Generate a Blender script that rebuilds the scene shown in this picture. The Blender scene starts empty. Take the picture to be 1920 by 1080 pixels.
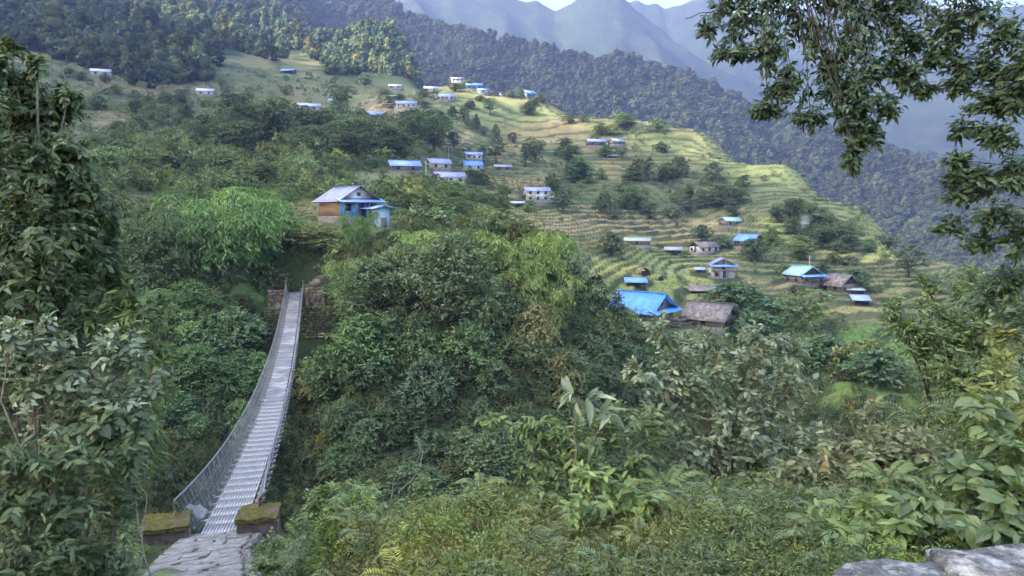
import bpy, math, random
import numpy as np
from mathutils import Vector, Matrix, Euler

SC = bpy.context.scene
COL = SC.collection
RAD = math.radians
rng = np.random.default_rng(11)
random.seed(11)

# ------------------------------------------------------------------ camera, sky, sun, exposure
F_PX, PITCH = 1371.0, RAD(6.0)
cam_d = bpy.data.cameras.new("camera")
cam_d.sensor_width = 36.0
cam_d.lens = 36.0 * F_PX / 1920.0
cam_d.clip_start, cam_d.clip_end = 0.1, 20000.0
cam = bpy.data.objects.new("camera", cam_d)
cam.location = (0, 0, 0)
cam.rotation_euler = (RAD(90) - PITCH, 0, 0)
COL.objects.link(cam)
SC.camera = cam

SUN_EL, SUN_FWD = RAD(29.0), RAD(-20.0)         # sun stands to the left, a little behind the viewer
S_DIR = Vector((-math.cos(SUN_EL) * math.cos(SUN_FWD), math.cos(SUN_EL) * math.sin(SUN_FWD), math.sin(SUN_EL)))
world = bpy.data.worlds.new("World")
SC.world = world
world.use_nodes = True
wn = world.node_tree
bg = wn.nodes["Background"]
sky = wn.nodes.new("ShaderNodeTexSky")
sky.sky_type = 'NISHITA'
sky.sun_disc = False
sky.sun_elevation = SUN_EL
sky.sun_rotation = math.atan2(S_DIR.x, S_DIR.y)
sky.air_density, sky.dust_density, sky.ozone_density = 1.0, 4.0, 1.0
wn.links.new(sky.outputs[0], bg.inputs[0])
bg.inputs[1].default_value = 0.15
sun_d = bpy.data.lights.new("sun", 'SUN')
sun_d.energy, sun_d.angle, sun_d.color = 2.4, RAD(0.8), (1.0, 0.95, 0.86)
sun = bpy.data.objects.new("sun", sun_d)
sun.rotation_euler = (-S_DIR).to_track_quat('-Z', 'Y').to_euler()
COL.objects.link(sun)
SC.view_settings.view_transform = 'Standard'
SC.view_settings.look = 'None'
SC.view_settings.gamma = 1.0
SC.view_settings.use_curve_mapping = False
SC.view_settings.exposure = 3.84
SC.view_settings.use_white_balance = True               # camera balanced for open shade
SC.view_settings.white_balance_temperature = 6800
cy = SC.cycles
cy.max_bounces, cy.diffuse_bounces, cy.glossy_bounces = 5, 3, 2
cy.transmission_bounces, cy.transparent_max_bounces, cy.volume_bounces = 3, 6, 0
cy.use_denoising = True
cy.use_adaptive_sampling = True
cy.adaptive_threshold = 0.015
cy.caustics_reflective = cy.caustics_refractive = False

# ------------------------------------------------------------------ helpers: pixels of the photo <-> points of the place
CP, SP = math.cos(PITCH), math.sin(PITCH)

def at(px, py, Y):
    """point that stands Y metres ahead on the sight line through a photo position"""
    d = Vector((px - 960.0, F_PX * CP + (540 - py) * SP, -F_PX * SP + (540 - py) * CP))
    return d * (Y / d.y)

def zpy(py, Y):
    return Y * (-F_PX * SP + (540 - py) * CP) / (F_PX * CP + (540 - py) * SP)

def project(x, y, z):
    yc = y * CP - z * SP
    zc = y * SP + z * CP
    return 960 + F_PX * x / yc, 540 - F_PX * zc / yc

def _hash(ix, iy, seed):
    h = (ix.astype(np.int64) * 374761393 + iy.astype(np.int64) * 668265263 + seed * 2147483647) & 0xFFFFFFFF
    h = ((h ^ (h >> 13)) * 1274126177) & 0xFFFFFFFF
    h = (h ^ (h >> 16)) & 0xFFFFFFFF
    return h.astype(np.float64) / 4294967295.0

def vnoise(x, y, seed=0):
    x = np.asarray(x, float); y = np.asarray(y, float)
    ix, iy = np.floor(x), np.floor(y)
    fx, fy = x - ix, y - iy
    fx = fx * fx * (3 - 2 * fx); fy = fy * fy * (3 - 2 * fy)
    a = _hash(ix, iy, seed); b = _hash(ix + 1, iy, seed)
    c = _hash(ix, iy + 1, seed); d = _hash(ix + 1, iy + 1, seed)
    return (a * (1 - fx) + b * fx) * (1 - fy) + (c * (1 - fx) + d * fx) * fy

def fbm(x, y, seed=0, oct=4):
    s, a, t = 0, 1.0, 0
    for k in range(oct):
        s = s + a * (vnoise(x * 2 ** k + 17.3 * k, y * 2 ** k - 9.1 * k, seed + k) - 0.5)
        t += a; a *= 0.5
    return s / t * 2

def smooth(e0, e1, v):
    t = np.clip((v - e0) / (e1 - e0), 0, 1)
    return t * t * (3 - 2 * t)

def pchip(xk, yk, xq):
    xk = np.asarray(xk, float); yk = np.asarray(yk, float)
    h = np.diff(xk); dl = np.diff(yk) / h
    m = np.zeros_like(yk)
    m[0], m[-1] = dl[0], dl[-1]
    for i in range(1, len(yk) - 1):
        if dl[i - 1] * dl[i] > 0:
            w1, w2 = 2 * h[i] + h[i - 1], h[i] + 2 * h[i - 1]
            m[i] = (w1 + w2) / (w1 / dl[i - 1] + w2 / dl[i])
    i = np.clip(np.searchsorted(xk, xq) - 1, 0, len(h) - 1)
    t = np.clip((xq - xk[i]) / h[i], 0, 1)
    return ((1 + 2 * t) * (1 - t) ** 2 * yk[i] + t * (1 - t) ** 2 * h[i] * m[i]
            + t * t * (3 - 2 * t) * yk[i + 1] + t * t * (t - 1) * h[i] * m[i + 1])

# ------------------------------------------------------------------ helpers: meshes and objects
def mesh_np(name, V, Fq, mat=None, smooth_shade=False, attrs=None):
    """mesh from numpy: Fq an (n,3) or (n,4) array, or a list of such arrays"""
    me = bpy.data.meshes.new(name)
    V = np.asarray(V, np.float32)
    fl = Fq if isinstance(Fq, list) else [Fq]
    fl = [np.asarray(f, np.int32) for f in fl if len(f)]
    loops = np.concatenate([f.ravel() for f in fl])
    tot = np.concatenate([np.full(len(f), f.shape[1], np.int32) for f in fl])
    start = np.concatenate([[0], np.cumsum(tot)[:-1]]).astype(np.int32)
    me.vertices.add(len(V)); me.vertices.foreach_set("co", V.ravel())
    me.loops.add(len(loops)); me.loops.foreach_set("vertex_index", loops)
    me.polygons.add(len(tot)); me.polygons.foreach_set("loop_start", start)
    if smooth_shade:
        me.polygons.foreach_set("use_smooth", np.ones(len(tot), bool))
    if attrs:
        for k, (dom, typ, arr) in attrs.items():
            a = me.attributes.new(k, typ, dom)
            a.data.foreach_set("color" if typ == 'FLOAT_COLOR' else ("vector" if typ == 'FLOAT_VECTOR' else "value"),
                               np.asarray(arr, np.int32 if typ == 'INT' else np.float32).ravel())
    me.update(calc_edges=True)
    if mat:
        me.materials.append(mat)
    return me

def obj(name, me, parent=None, loc=None, rot=None, scale=None, link=True):
    o = bpy.data.objects.new(name, me)
    if link:
        COL.objects.link(o)
    if parent is not None:
        o.parent = parent
    if loc is not None:
        o.location = loc
    if rot is not None:
        o.rotation_euler = rot
    if scale is not None:
        o.scale = scale if hasattr(scale, '__len__') else (scale,) * 3
    return o

def tag(o, label=None, cat=None, group=None, kind=None):
    if label: o["label"] = label
    if cat: o["category"] = cat; o["kind"] = "thing"
    if group: o["group"] = group
    if kind: o["kind"] = kind
    return o

def empty(name, loc=(0, 0, 0), rz=0.0):
    o = bpy.data.objects.new(name, None)
    o.empty_display_size = 0.3
    COL.objects.link(o)
    o.location = loc
    o.rotation_euler = (0, 0, rz)
    return o

class MB:
    """collects boxes, prisms and tubes; build() links them as one mesh object"""
    def __init__(s):
        s.v, s.f3, s.f4 = [], [], []
        s.n = 0
    def add(s, V, F):
        V = np.asarray(V, float).reshape(-1, 3)
        for f in F:
            (s.f3 if len(f) == 3 else s.f4).append([i + s.n for i in f])
        s.v.append(V); s.n += len(V)
        return s
    def box(s, c, size, rz=0.0, taper=1.0, jit=0.0, M=None):
        x, y, z = [k / 2 for k in size]
        V = np.array([(sx * x * (taper if sz > 0 else 1), sy * y * (taper if sz > 0 else 1), sz * z)
                      for sz in (-1, 1) for sx, sy in ((-1, -1), (1, -1), (1, 1), (-1, 1))])
        if jit:
            V = V + rng.uniform(-jit, jit, V.shape)
        if M is not None:
            V = V @ np.array(M.to_3x3()).T
        elif rz:
            ca, sa = math.cos(rz), math.sin(rz)
            V = V @ np.array([[ca, sa, 0], [-sa, ca, 0], [0, 0, 1]])
        V = V + np.array(c)
        return s.add(V, [(3, 2, 1, 0), (4, 5, 6, 7), (0, 1, 5, 4), (1, 2, 6, 5), (2, 3, 7, 6), (3, 0, 4, 7)])
    def slab(s, quad, t):
        """a quad (4 points, counter-clockwise seen from outside) given thickness t inwards"""
        q = [Vector(p) for p in quad]
        n = (q[1] - q[0]).cross(q[3] - q[0]).normalized()
        V = [p for p in q] + [p - n * t for p in q]
        return s.add([tuple(p) for p in V], [(0, 1, 2, 3), (7, 6, 5, 4), (1, 0, 4, 5), (2, 1, 5, 6), (3, 2, 6, 7), (0, 3, 7, 4)])
    def prism(s, poly, d):
        """polygon (list of 3-D points) pushed by vector d"""
        n = len(poly); d = Vector(d)
        V = [tuple(Vector(p)) for p in poly] + [tuple(Vector(p) + d) for p in poly]
        F = [(i, (i + 1) % n, n + (i + 1) % n, n + i) for i in range(n)]
        if n == 3:
            F += [(2, 1, 0), (3, 4, 5)]
        elif n == 4:
            F += [(3, 2, 1, 0), (4, 5, 6, 7)]
        else:
            for i in range(1, n - 1):
                F += [(0, i + 1, i), (n, n + i, n + i + 1)]
        return s.add(V, F)
    def tube(s, pts, r, sides=5, cap=True):
        P = np.array([tuple(p) for p in pts], float)
        n = len(P)
        R = np.full(n, r, float) if np.isscalar(r) else np.asarray(r, float)
        T = np.gradient(P, axis=0)
        T /= np.maximum(np.linalg.norm(T, axis=1, keepdims=True), 1e-9)
        up = np.where(np.abs(T[:, 2:3]) > 0.9, np.array([[1.0, 0, 0]]), np.array([[0, 0, 1.0]]))
        A = np.cross(T, up); A /= np.maximum(np.linalg.norm(A, axis=1, keepdims=True), 1e-9)
        for i in range(1, n):
            if np.dot(A[i], A[i - 1]) < 0:
                A[i] = -A[i]
        B = np.cross(A, T)
        ang = np.arange(sides) * 2 * math.pi / sides
        V = P[:, None, :] + R[:, None, None] * (np.cos(ang)[None, :, None] * A[:, None, :] + np.sin(ang)[None, :, None] * B[:, None, :])
        F = []
        for i in range(n - 1):
            for k in range(sides):
                k2 = (k + 1) % sides
                F.append((i * sides + k, i * sides + k2, (i + 1) * sides + k2, (i + 1) * sides + k))
        if cap and sides >= 3:
            for k in range(1, sides - 1):
                F.append((0, k + 1, k)); b = (n - 1) * sides
                F.append((b, b + k, b + k + 1))
        return s.add(V.reshape(-1, 3), F)
    def mesh(s, name, mat=None, smooth_shade=False):
        fl = []
        if s.f4: fl.append(np.array(s.f4))
        if s.f3: fl.append(np.array(s.f3))
        return mesh_np(name, np.concatenate(s.v), fl, mat, smooth_shade)
    def build(s, name, mat, parent=None, smooth_shade=False, **k):
        return obj(name, s.mesh(name, mat, smooth_shade), parent, **k)

# ------------------------------------------------------------------ materials
def nmat(name):
    m = bpy.data.materials.new(name)
    m.use_nodes = True
    nt = m.node_tree
    b = nt.nodes["Principled BSDF"]
    return m, nt, b

def N(nt, typ, **kw):
    n = nt.nodes.new(typ)
    for k, v in kw.items():
        setattr(n, k, v)
    return n

def mixc(nt, fac, a, b, mode='MIX'):
    n = N(nt, "ShaderNodeMix", data_type='RGBA', blend_type=mode)
    for s, v in ((n.inputs[0], fac), (n.inputs[6], a), (n.inputs[7], b)):
        if hasattr(v, 'is_linked') or isinstance(v, bpy.types.NodeSocket):
            nt.links.new(v, s)
        elif isinstance(v, (int, float)):
            s.default_value = v
        else:
            s.default_value = (*v[:3], 1)
    return n.outputs[2]

def noise_fac(nt, scale, detail=4, rough=0.6, lo=0.35, hi=0.65, coord='Object', w=None, stretch=None):
    tc = N(nt, "ShaderNodeTexCoord")
    src = tc.outputs[coord]
    if stretch:
        mp = N(nt, "ShaderNodeMapping"); mp.inputs[3].default_value = stretch
        nt.links.new(src, mp.inputs[0]); src = mp.outputs[0]
    n = N(nt, "ShaderNodeTexNoise")
    n.inputs["Scale"].default_value = scale
    n.inputs["Detail"].default_value = detail
    n.inputs["Roughness"].default_value = rough
    nt.links.new(src, n.inputs["Vector"])
    r = N(nt, "ShaderNodeMapRange")
    r.inputs[1].default_value, r.inputs[2].default_value = lo, hi
    nt.links.new(n.outputs[0], r.inputs[0])
    return r.outputs[0]

def bump(nt, b, fac, strength, dist):
    bp = N(nt, "ShaderNodeBump")
    bp.inputs["Strength"].default_value = strength
    bp.inputs["Distance"].default_value = dist
    nt.links.new(fac, bp.inputs["Height"])
    nt.links.new(bp.outputs[0], b.inputs["Normal"])

def surf_mat(name, c1, c2, scale=2.0, rough=0.85, bump_s=0.3, bump_d=0.02, metal=0.0, spec=0.3, c3=None, scale3=0.5, lo=.35, hi=.65, stretch=None):
    """weathered surface: two colours broken up by noise, a third as larger stains"""
    m, nt, b = nmat(name)
    f = noise_fac(nt, scale, lo=lo, hi=hi, stretch=stretch)
    c = mixc(nt, f, c1, c2)
    if c3:
        c = mixc(nt, noise_fac(nt, scale3, lo=0.5, hi=0.62, detail=5), c, c3)
    nt.links.new(c, b.inputs["Base Color"])
    b.inputs["Roughness"].default_value = rough
    b.inputs["Metallic"].default_value = metal
    b.inputs["Specular IOR Level"].default_value = spec
    if bump_s:
        bump(nt, b, f, bump_s, bump_d)
    return m

def leaf_mat(name, c1, c2, tint='none', rough=0.55, spec=0.35, trans=0.3, back=None, vein=False):
    """leaves: every leaf a little different (attribute rnd), optional tint of the copy, some light passing through"""
    m, nt, b = nmat(name)
    at_ = N(nt, "ShaderNodeAttribute", attribute_name="rnd")
    c = mixc(nt, at_.outputs["Fac"], c1, c2)
    if tint == 'instance':
        t = N(nt, "ShaderNodeAttribute", attribute_name="tint", attribute_type='INSTANCER')
        c = mixc(nt, 1.0, c, t.outputs["Color"], 'MULTIPLY')
    elif tint == 'object':
        t = N(nt, "ShaderNodeObjectInfo")
        c = mixc(nt, 1.0, c, t.outputs["Color"], 'MULTIPLY')
    if vein:                                                  # midrib and side veins from the blade's own coordinates
        lc = N(nt, "ShaderNodeAttribute", attribute_name="lc")
        sx = N(nt, "ShaderNodeSeparateXYZ"); nt.links.new(lc.outputs["Vector"], sx.inputs[0])
        def mth(op, a, b=None):
            n = N(nt, "ShaderNodeMath", operation=op)
            for i, v in enumerate((a, b)):
                if v is None: continue
                if isinstance(v, (int, float)): n.inputs[i].default_value = v
                else: nt.links.new(v, n.inputs[i])
            return n.outputs[0]
        ax = mth('ABSOLUTE', sx.outputs[0])
        w = mth('SINE', mth('MULTIPLY', mth('SUBTRACT', sx.outputs[1], mth('MULTIPLY', ax, 0.55)), 52.0))
        v1 = mth('GREATER_THAN', w, 0.86)
        v2 = mth('LESS_THAN', ax, 0.028)
        vv = mth('MULTIPLY', mth('MAXIMUM', v1, v2), 0.30)
        c = mixc(nt, vv, c, mixc(nt, 0.5, c, (0.30, 0.36, 0.18)))
        bump(nt, b, w, 0.25, 0.004)
    if back:
        g = N(nt, "ShaderNodeNewGeometry")
        c = mixc(nt, g.outputs["Backfacing"], c, back)
    nt.links.new(c, b.inputs["Base Color"])
    b.inputs["Roughness"].default_value = rough
    b.inputs["Specular IOR Level"].default_value = spec
    if trans:
        tr = N(nt, "ShaderNodeBsdfTranslucent")
        tc = mixc(nt, 1.0, c, (1.35, 1.5, 0.7), 'MULTIPLY')
        nt.links.new(tc, tr.inputs[0])
        mx = N(nt, "ShaderNodeMixShader")
        mx.inputs[0].default_value = trans
        nt.links.new(b.outputs[0], mx.inputs[1]); nt.links.new(tr.outputs[0], mx.inputs[2])
        nt.links.new(mx.outputs[0], nt.nodes["Material Output"].inputs[0])
    return m
# ------------------------------------------------------------------ the lie of the land
# one profile per bearing: (metres ahead, photo height) or (metres ahead, None, height); eye level is 0
COLS = {
 -900: [(1,None,-1.6),(6,None,-2.6),(15,None,-5),(30,None,-12),(50,None,-14),(70,None,-4),(90,None,6),(150,None,38),(300,None,130),(500,None,270),(800,None,470),(1300,None,760)],
 -350: [(1,None,-1.6),(5,None,-2.6),(12,None,-5),(20,None,-9),(32,None,-19),(48,None,-22),(62,None,-13),(80,None,-3),(110,None,10),(160,None,30),(300,None,95),(500,None,200),(800,None,390),(1300,None,700)],
 0: [(1,None,-1.6),(5,None,-2.7),(10,None,-4.8),(18,None,-9),(30,None,-20),(45,None,-24),(60,None,-18),(75,None,-9),(90,400),(110,345),(150,300),(220,230),(300,160),(380,105),(450,85),(520,60),(800,None,262),(1300,None,620)],
 200: [(1,None,-1.6),(5,None,-2.9),(10,None,-5.2),(16,None,-7.8),(22,None,-10.5),(30,None,-20),(42,None,-25),(58,None,-20),(70,None,-12),(82,None,-6.5),(95,420),(115,355),(150,310),(220,245),(300,190),(380,146),(450,118),(560,70),(800,-20),(1300,None,560)],
 400: [(1,None,-1.6),(6,None,-3.8),(13,None,-7.3),(20.5,None,-10.0),(22,None,-10.6),(27,None,-18),(36,None,-26),(52,None,-26),(64,None,-20),(74,None,-13),(81,None,-9.0),(90,470),(105,400),(130,355),(180,300),(260,240),(340,193),(410,172),(480,125),(560,95),(900,0),(1300,None,480)],
 550: [(1,None,-1.6),(6,None,-3.1),(12,None,-6.6),(20.5,None,-10.2),(23,None,-12.5),(30,None,-20),(38,None,-26),(55,None,-26),(68,None,-21),(77,None,-15),(82,None,-10.4),(84,None,-9.4),(87,None,-9.1),(93,455),(101,418),(110,410),(130,372),(180,325),(240,270),(320,218),(390,200),(440,172),(520,135),(620,105),(950,20),(1300,None,400)],
 640: [(1,None,-1.6),(6,None,-2.6),(11,None,-5.5),(20.5,None,-11),(30,None,-20),(38,None,-26),(55,None,-26),(67,None,-20),(76,None,-12),(83,None,-7),(93,445),(102,420),(112,410),(130,373),(180,330),(235,290),(310,235),(390,205),(450,178),(520,142),(600,118),(650,92),(690,78),(760,None,150),(1300,None,220)],
 705: [(1,None,-1.6),(5,None,-2.5),(9,None,-5),(20,None,-14),(32,None,-24),(50,None,-26),(62,None,-22),(72,None,-14),(80,None,-6.5),(90,440),(103,422),(130,375),(180,335),(230,300),(300,250),(380,208),(450,182),(520,150),(585,130),(640,70),(665,44),(690,42),(760,None,140),(900,None,110),(1300,None,60)],
 770: [(1,None,-1.6),(5,None,-2.4),(8,None,-4),(20,None,-15),(32,None,-25),(50,None,-26),(62,None,-22),(72,None,-14),(80,None,-6.2),(90,443),(104,427),(130,385),(180,345),(230,310),(300,260),(380,222),(430,200),(480,175),(540,152),(600,135),(640,105),(670,88),(720,None,130),(900,None,60),(1300,None,0)],
 850: [(1,None,-1.6),(5,None,-2.35),(7,None,-3.1),(10,None,-6),(20,None,-16),(32,None,-25),(50,None,-26),(63,None,-22),(72,None,-14),(79,None,-6.3),(88,448),(105,432),(130,398),(180,362),(225,340),(300,302),(370,262),(425,204),(465,168),(490,160),(530,None,66),(700,None,10),(1300,None,-100)],
 1000: [(1,None,-1.6),(5,None,-2.35),(7,None,-3.0),(10,None,-5.6),(20,None,-16),(32,None,-25),(48,None,-27),(63,None,-23),(73,None,-16),(80,None,-10.5),(90,490),(105,462),(150,420),(245,378),(290,343),(370,282),(425,215),(455,183),(490,None,54),(700,None,-30),(1300,None,-150)],
 1150: [(1,None,-1.6),(5,None,-2.3),(7,None,-2.9),(10,None,-5),(20,None,-15),(35,None,-26),(60,None,-24.5),(78,None,-20),(90,None,-16.2),(97,600),(105,585),(140,522),(170,490),(200,461),(250,420),(300,352),(350,300),(395,248),(420,222),(450,None,36),(700,None,-60),(1300,None,-200)],
 1300: [(1,None,-1.6),(4,None,-2.0),(7,None,-2.9),(10,None,-4.8),(20,None,-14),(38,None,-26),(70,None,-24),(90,None,-20),(105,605),(140,545),(190,515),(240,472),(280,430),(320,342),(380,270),(402,247),(440,None,26),(700,None,-90),(1300,None,-240)],
 1450: [(1,None,-1.6),(4,None,-2.0),(7,None,-2.8),(11,None,-4.8),(20,None,-12),(38,None,-26),(60,None,-28),(80,None,-25),(105,640),(130,598),(170,532),(200,492),(240,450),(280,400),(325,340),(345,305),(380,None,4),(700,None,-120),(1300,None,-260)],
 1600: [(1,None,-1.6),(4,None,-1.9),(7,None,-2.7),(12,None,-4.8),(20,None,-10),(38,None,-24),(60,None,-28),(80,735),(105,660),(130,618),(160,568),(190,520),(230,470),(275,420),(300,388),(330,None,-10),(700,None,-150),(1300,None,-280)],
 1780: [(1,None,-1.6),(4,None,-1.9),(8,None,-2.6),(14,None,-4.6),(22,None,-9),(38,None,-21),(60,None,-29),(80,745),(105,690),(150,590),(180,540),(205,508),(222,492),(250,None,-26),(700,None,-190),(1300,None,-300)],
 2000: [(1,None,-1.6),(4,None,-1.8),(8,None,-2.4),(14,None,-4.2),(22,None,-8),(38,None,-20),(60,None,-30),(80,None,-30),(105,700),(150,640),(190,598),(220,None,-40),(260,None,-62),(700,None,-220),(1300,None,-300)],
 2600: [(1,None,-1.6),(4,None,-1.6),(8,None,-1.9),(14,None,-3),(22,None,-6),(38,None,-18),(60,None,-32),(105,None,-40),(190,None,-60),(260,None,-90),(700,None,-240),(1300,None,-320)],
}
LY0, LY1, NLY = math.log(0.9), math.log(1300.0), 700
_ly = np.linspace(LY0, LY1, NLY)
_us = np.array([(p - 960) / F_PX for p in COLS])
_tab = np.stack([pchip([math.log(k[0]) for k in pr], [(k[2] if len(k) == 3 else zpy(k[1], k[0])) for k in pr], _ly) for pr in COLS.values()])
NU = 420
_uq = np.linspace(_us[0], _us[-1], NU)
_T = np.stack([pchip(_us, _tab[:, j], _uq) for j in range(NLY)], axis=1)
for _ in range(3):                                            # soften the joins between bearings
    _T[1:-1] = 0.25 * _T[:-2] + 0.5 * _T[1:-1] + 0.25 * _T[2:]

def land_base(x, y):
    x = np.asarray(x, float); y = np.maximum(np.asarray(y, float), 0.9)
    u = np.clip((x / np.maximum(y, 2.0) - _uq[0]) / (_uq[-1] - _uq[0]) * (NU - 1), 0, NU - 1.001)
    v = np.clip((np.log(y) - LY0) / (LY1 - LY0) * (NLY - 1), 0, NLY - 1.001)
    i, j = u.astype(int), v.astype(int)
    fu, fv = u - i, v - j
    return (_T[i, j] * (1 - fu) + _T[i + 1, j] * fu) * (1 - fv) + (_T[i, j + 1] * (1 - fu) + _T[i + 1, j + 1] * fu) * fv

def terrace_mask(x, y):
    u = x / np.maximum(y, 1)
    m = smooth(100, 125, y) * (1 - smooth(470, 500, y)) * smooth(-0.20, -0.06, u)
    m2 = smooth(150, 180, y) * (1 - smooth(450, 480, y)) * (1 - smooth(-0.40, -0.22, u)) * 0.85
    return np.clip(m + m2, 0, 1)

def land(x, y, want_step=False):
    x = np.asarray(x, float); y = np.asarray(y, float)
    z = land_base(x, y)
    k = smooth(88, 170, y)
    z = z + k * (1 - smooth(430, 470, y) * 0.4) * (2.2 * fbm(x / 45, y / 45, 3, 3)) + smooth(450, 700, y) * 9 * fbm(x / 90, y / 90, 8, 4)
    z = z + smooth(24, 34, y) * (1 - smooth(86, 100, y)) * 1.3 * fbm(x / 9, y / 9, 5, 3)
    z = z + smooth(3, 8, y) * (1 - smooth(25, 32, y)) * 0.25 * fbm(x / 1.7, y / 1.7, 6, 3)
    tm = terrace_mask(x, y)
    h = 1.0 + y / 260.0
    h = np.where(y < 230, 0.85, np.where(y < 320, 1.7, 2.1))
    t = (z + 1.2 * fbm(x / 30, y / 30, 21, 2)) / h
    fl = np.floor(t); fr = t - fl
    zt = z + h * (smooth(0.62, 1.0, fr) - fr) * 0.95
    if want_step:
        return tm * smooth(0.55, 0.66, fr) * (1 - smooth(0.95, 1.0, fr))
    return z * (1 - tm) + zt * tm

PATH = np.array([(-8.62, 20.7, -9.40), (-7.75, 17.2, -8.45), (-6.05, 13.0, -6.80), (-4.3, 8.6, -5.05), (-2.6, 5.0, -3.25), (-0.9, 2.0, -1.75), (0.2, -1.0, -1.6)])
def path_at(x, y):
    """distance to the middle of the path and the path's height there"""
    best = np.full(np.shape(x), 1e9); zz = np.zeros(np.shape(x))
    for a, c in zip(PATH[:-1], PATH[1:]):
        d = c - a; t = np.clip(((x - a[0]) * d[0] + (y - a[1]) * d[1]) / (d[0] ** 2 + d[1] ** 2), 0, 1)
        q = np.hypot(x - a[0] - t * d[0], y - a[1] - t * d[1])
        m = q < best
        best = np.where(m, q, best); zz = np.where(m, a[2] + t * d[2], zz)
    return best, zz

_land0 = land
BN = Vector((-8.50, 20.5, -9.36)); BF = Vector((-25.1, 84.0, -9.36)); SAG = 2.4        # the two ends of the bridge
def land(x, y):
    x = np.asarray(x, float); y = np.asarray(y, float)
    z = _land0(x, y)
    if np.min(y) < 24:
        q, pz = path_at(x, y)
        w = (1 - smooth(1.05, 1.6, q)) * (y < 21.6)
        z = z * (1 - w) + (pz - 0.10) * w
    if np.min(y) < 95 and np.max(y) > 70:                       # cut for the far landing: a level stand and a steep face below it
        e = (BF - BN).normalized()
        s = (x - BF.x) * e.x + (y - BF.y) * e.y; o = (x - BF.x) * e.y - (y - BF.y) * e.x
        w = (1 - smooth(3.4, 6.0, np.abs(o))) * smooth(-13, -9, s) * (1 - smooth(2.5, 6.5, s))
        tz = np.where(s < -0.6, np.maximum(-14.6 + 0.35 * (s + 1.5), -17.5), -9.62)
        z = z * (1 - w) + tz * w
    return z

def land1(x, y):
    return float(land(np.array([x]), np.array([y]))[0])

_march = np.exp(np.linspace(math.log(2.0), math.log(1250.0), 2600))
def ground_hit(px, py, ymin=60.0, ymax=1250.0):
    """where the sight line through a photo position first meets the land, beyond ymin"""
    d = at(px, py, 1.0)
    Y = _march[(_march >= ymin) & (_march <= ymax)]
    h = land(d.x * Y, Y) - d.z * Y
    k = np.argmax(h >= 0)
    if h[k] < 0:
        return ground_hit(px, py + 2, ymin, ymax)
    y = Y[k]
    return Vector((d.x * y, y, land1(d.x * y, y)))

# ------------------------------------------------------------------ ground sheet
# what grows where: (photo x, y, half width, half height, colour, strength) - fields, meadows and bare soil
FIELDS = [
 (1353,526,46,7,(0.280,0.220,0.150),.8),(1505,536,54,7,(0.270,0.210,0.140),.8),(1318,478,40,5,(0.280,0.220,0.150),.7),(842,350,50,5,(0.270,0.220,0.150),.7),(822,323,30,4,(0.270,0.220,0.150),.7),(888,324,30,4,(0.270,0.220,0.150),.6),(1006,384,40,5,(0.270,0.220,0.150),.7),(762,206,40,4,(0.290,0.230,0.160),.8),(870,167,50,4,(0.280,0.230,0.160),.7),
 (1110,418,190,26,(0.342,0.275,0.161),1.0),(1280,432,70,18,(0.342,0.275,0.161),.9),(1200,455,120,14,(0.304,0.242,0.106),.7),
 (1010,400,90,16,(0.276,0.256,0.106),.7),(965,345,70,16,(0.345,0.270,0.137),.9),(830,260,50,22,(0.342,0.275,0.161),.95),
 (1000,245,70,45,(0.276,0.242,0.114),.65),(1060,250,60,40,(0.279,0.224,0.131),.6),(1290,305,42,26,(0.316,0.254,0.149),.9),(1120,330,38,22,(0.304,0.242,0.121),.6),
 (1350,270,90,40,(0.208,0.222,0.099),.9),(1200,232,110,14,(0.200,0.195,0.099),.85),(1440,320,80,50,(0.192,0.222,0.099),.9),(1560,380,80,40,(0.184,0.222,0.104),.85),(1680,440,90,40,(0.290,0.313,0.121),.7),
 (1480,425,90,30,(0.262,0.298,0.106),.8),(1600,485,100,22,(0.331,0.327,0.121),.8),(1230,520,150,60,(0.235,0.270,0.099),.75),(1160,500,60,14,(0.373,0.341,0.121),.8),
 (1330,500,70,30,(0.276,0.256,0.106),.6),(1480,545,90,20,(0.303,0.244,0.143),.8),(1640,545,50,30,(0.190,0.152,0.089),.95),(1730,560,60,14,(0.190,0.152,0.089),.8),
 (1590,590,70,14,(0.331,0.284,0.137),.8),(1640,650,120,45,(0.138,0.227,0.068),.8),(1700,545,40,40,(0.276,0.270,0.121),.5),(1620,735,160,50,(0.152,0.242,0.068),.8),
 (280,165,190,12,(0.230,0.195,0.108),.7),(120,140,120,20,(0.161,0.178,0.089),.6),(60,105,60,12,(0.299,0.261,0.139),.8),(430,195,60,8,(0.274,0.220,0.129),.8),
 (220,225,60,18,(0.276,0.225,0.127),.8),(500,112,110,14,(0.190,0.184,0.095),.7),(590,130,60,10,(0.207,0.195,0.101),.7),(740,205,60,14,(0.359,0.284,0.167),.9),
 (600,400,60,26,(0.172,0.154,0.063),.6),(480,540,60,20,(0.103,0.154,0.051),.7),(870,400,70,40,(0.221,0.256,0.091),.6),
 (1000,1010,330,50,(0.170,0.154,0.066),.6),(900,180,160,14,(0.235,0.227,0.121),.5),(940,215,120,25,(0.179,0.242,0.106),.6),
]
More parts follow.
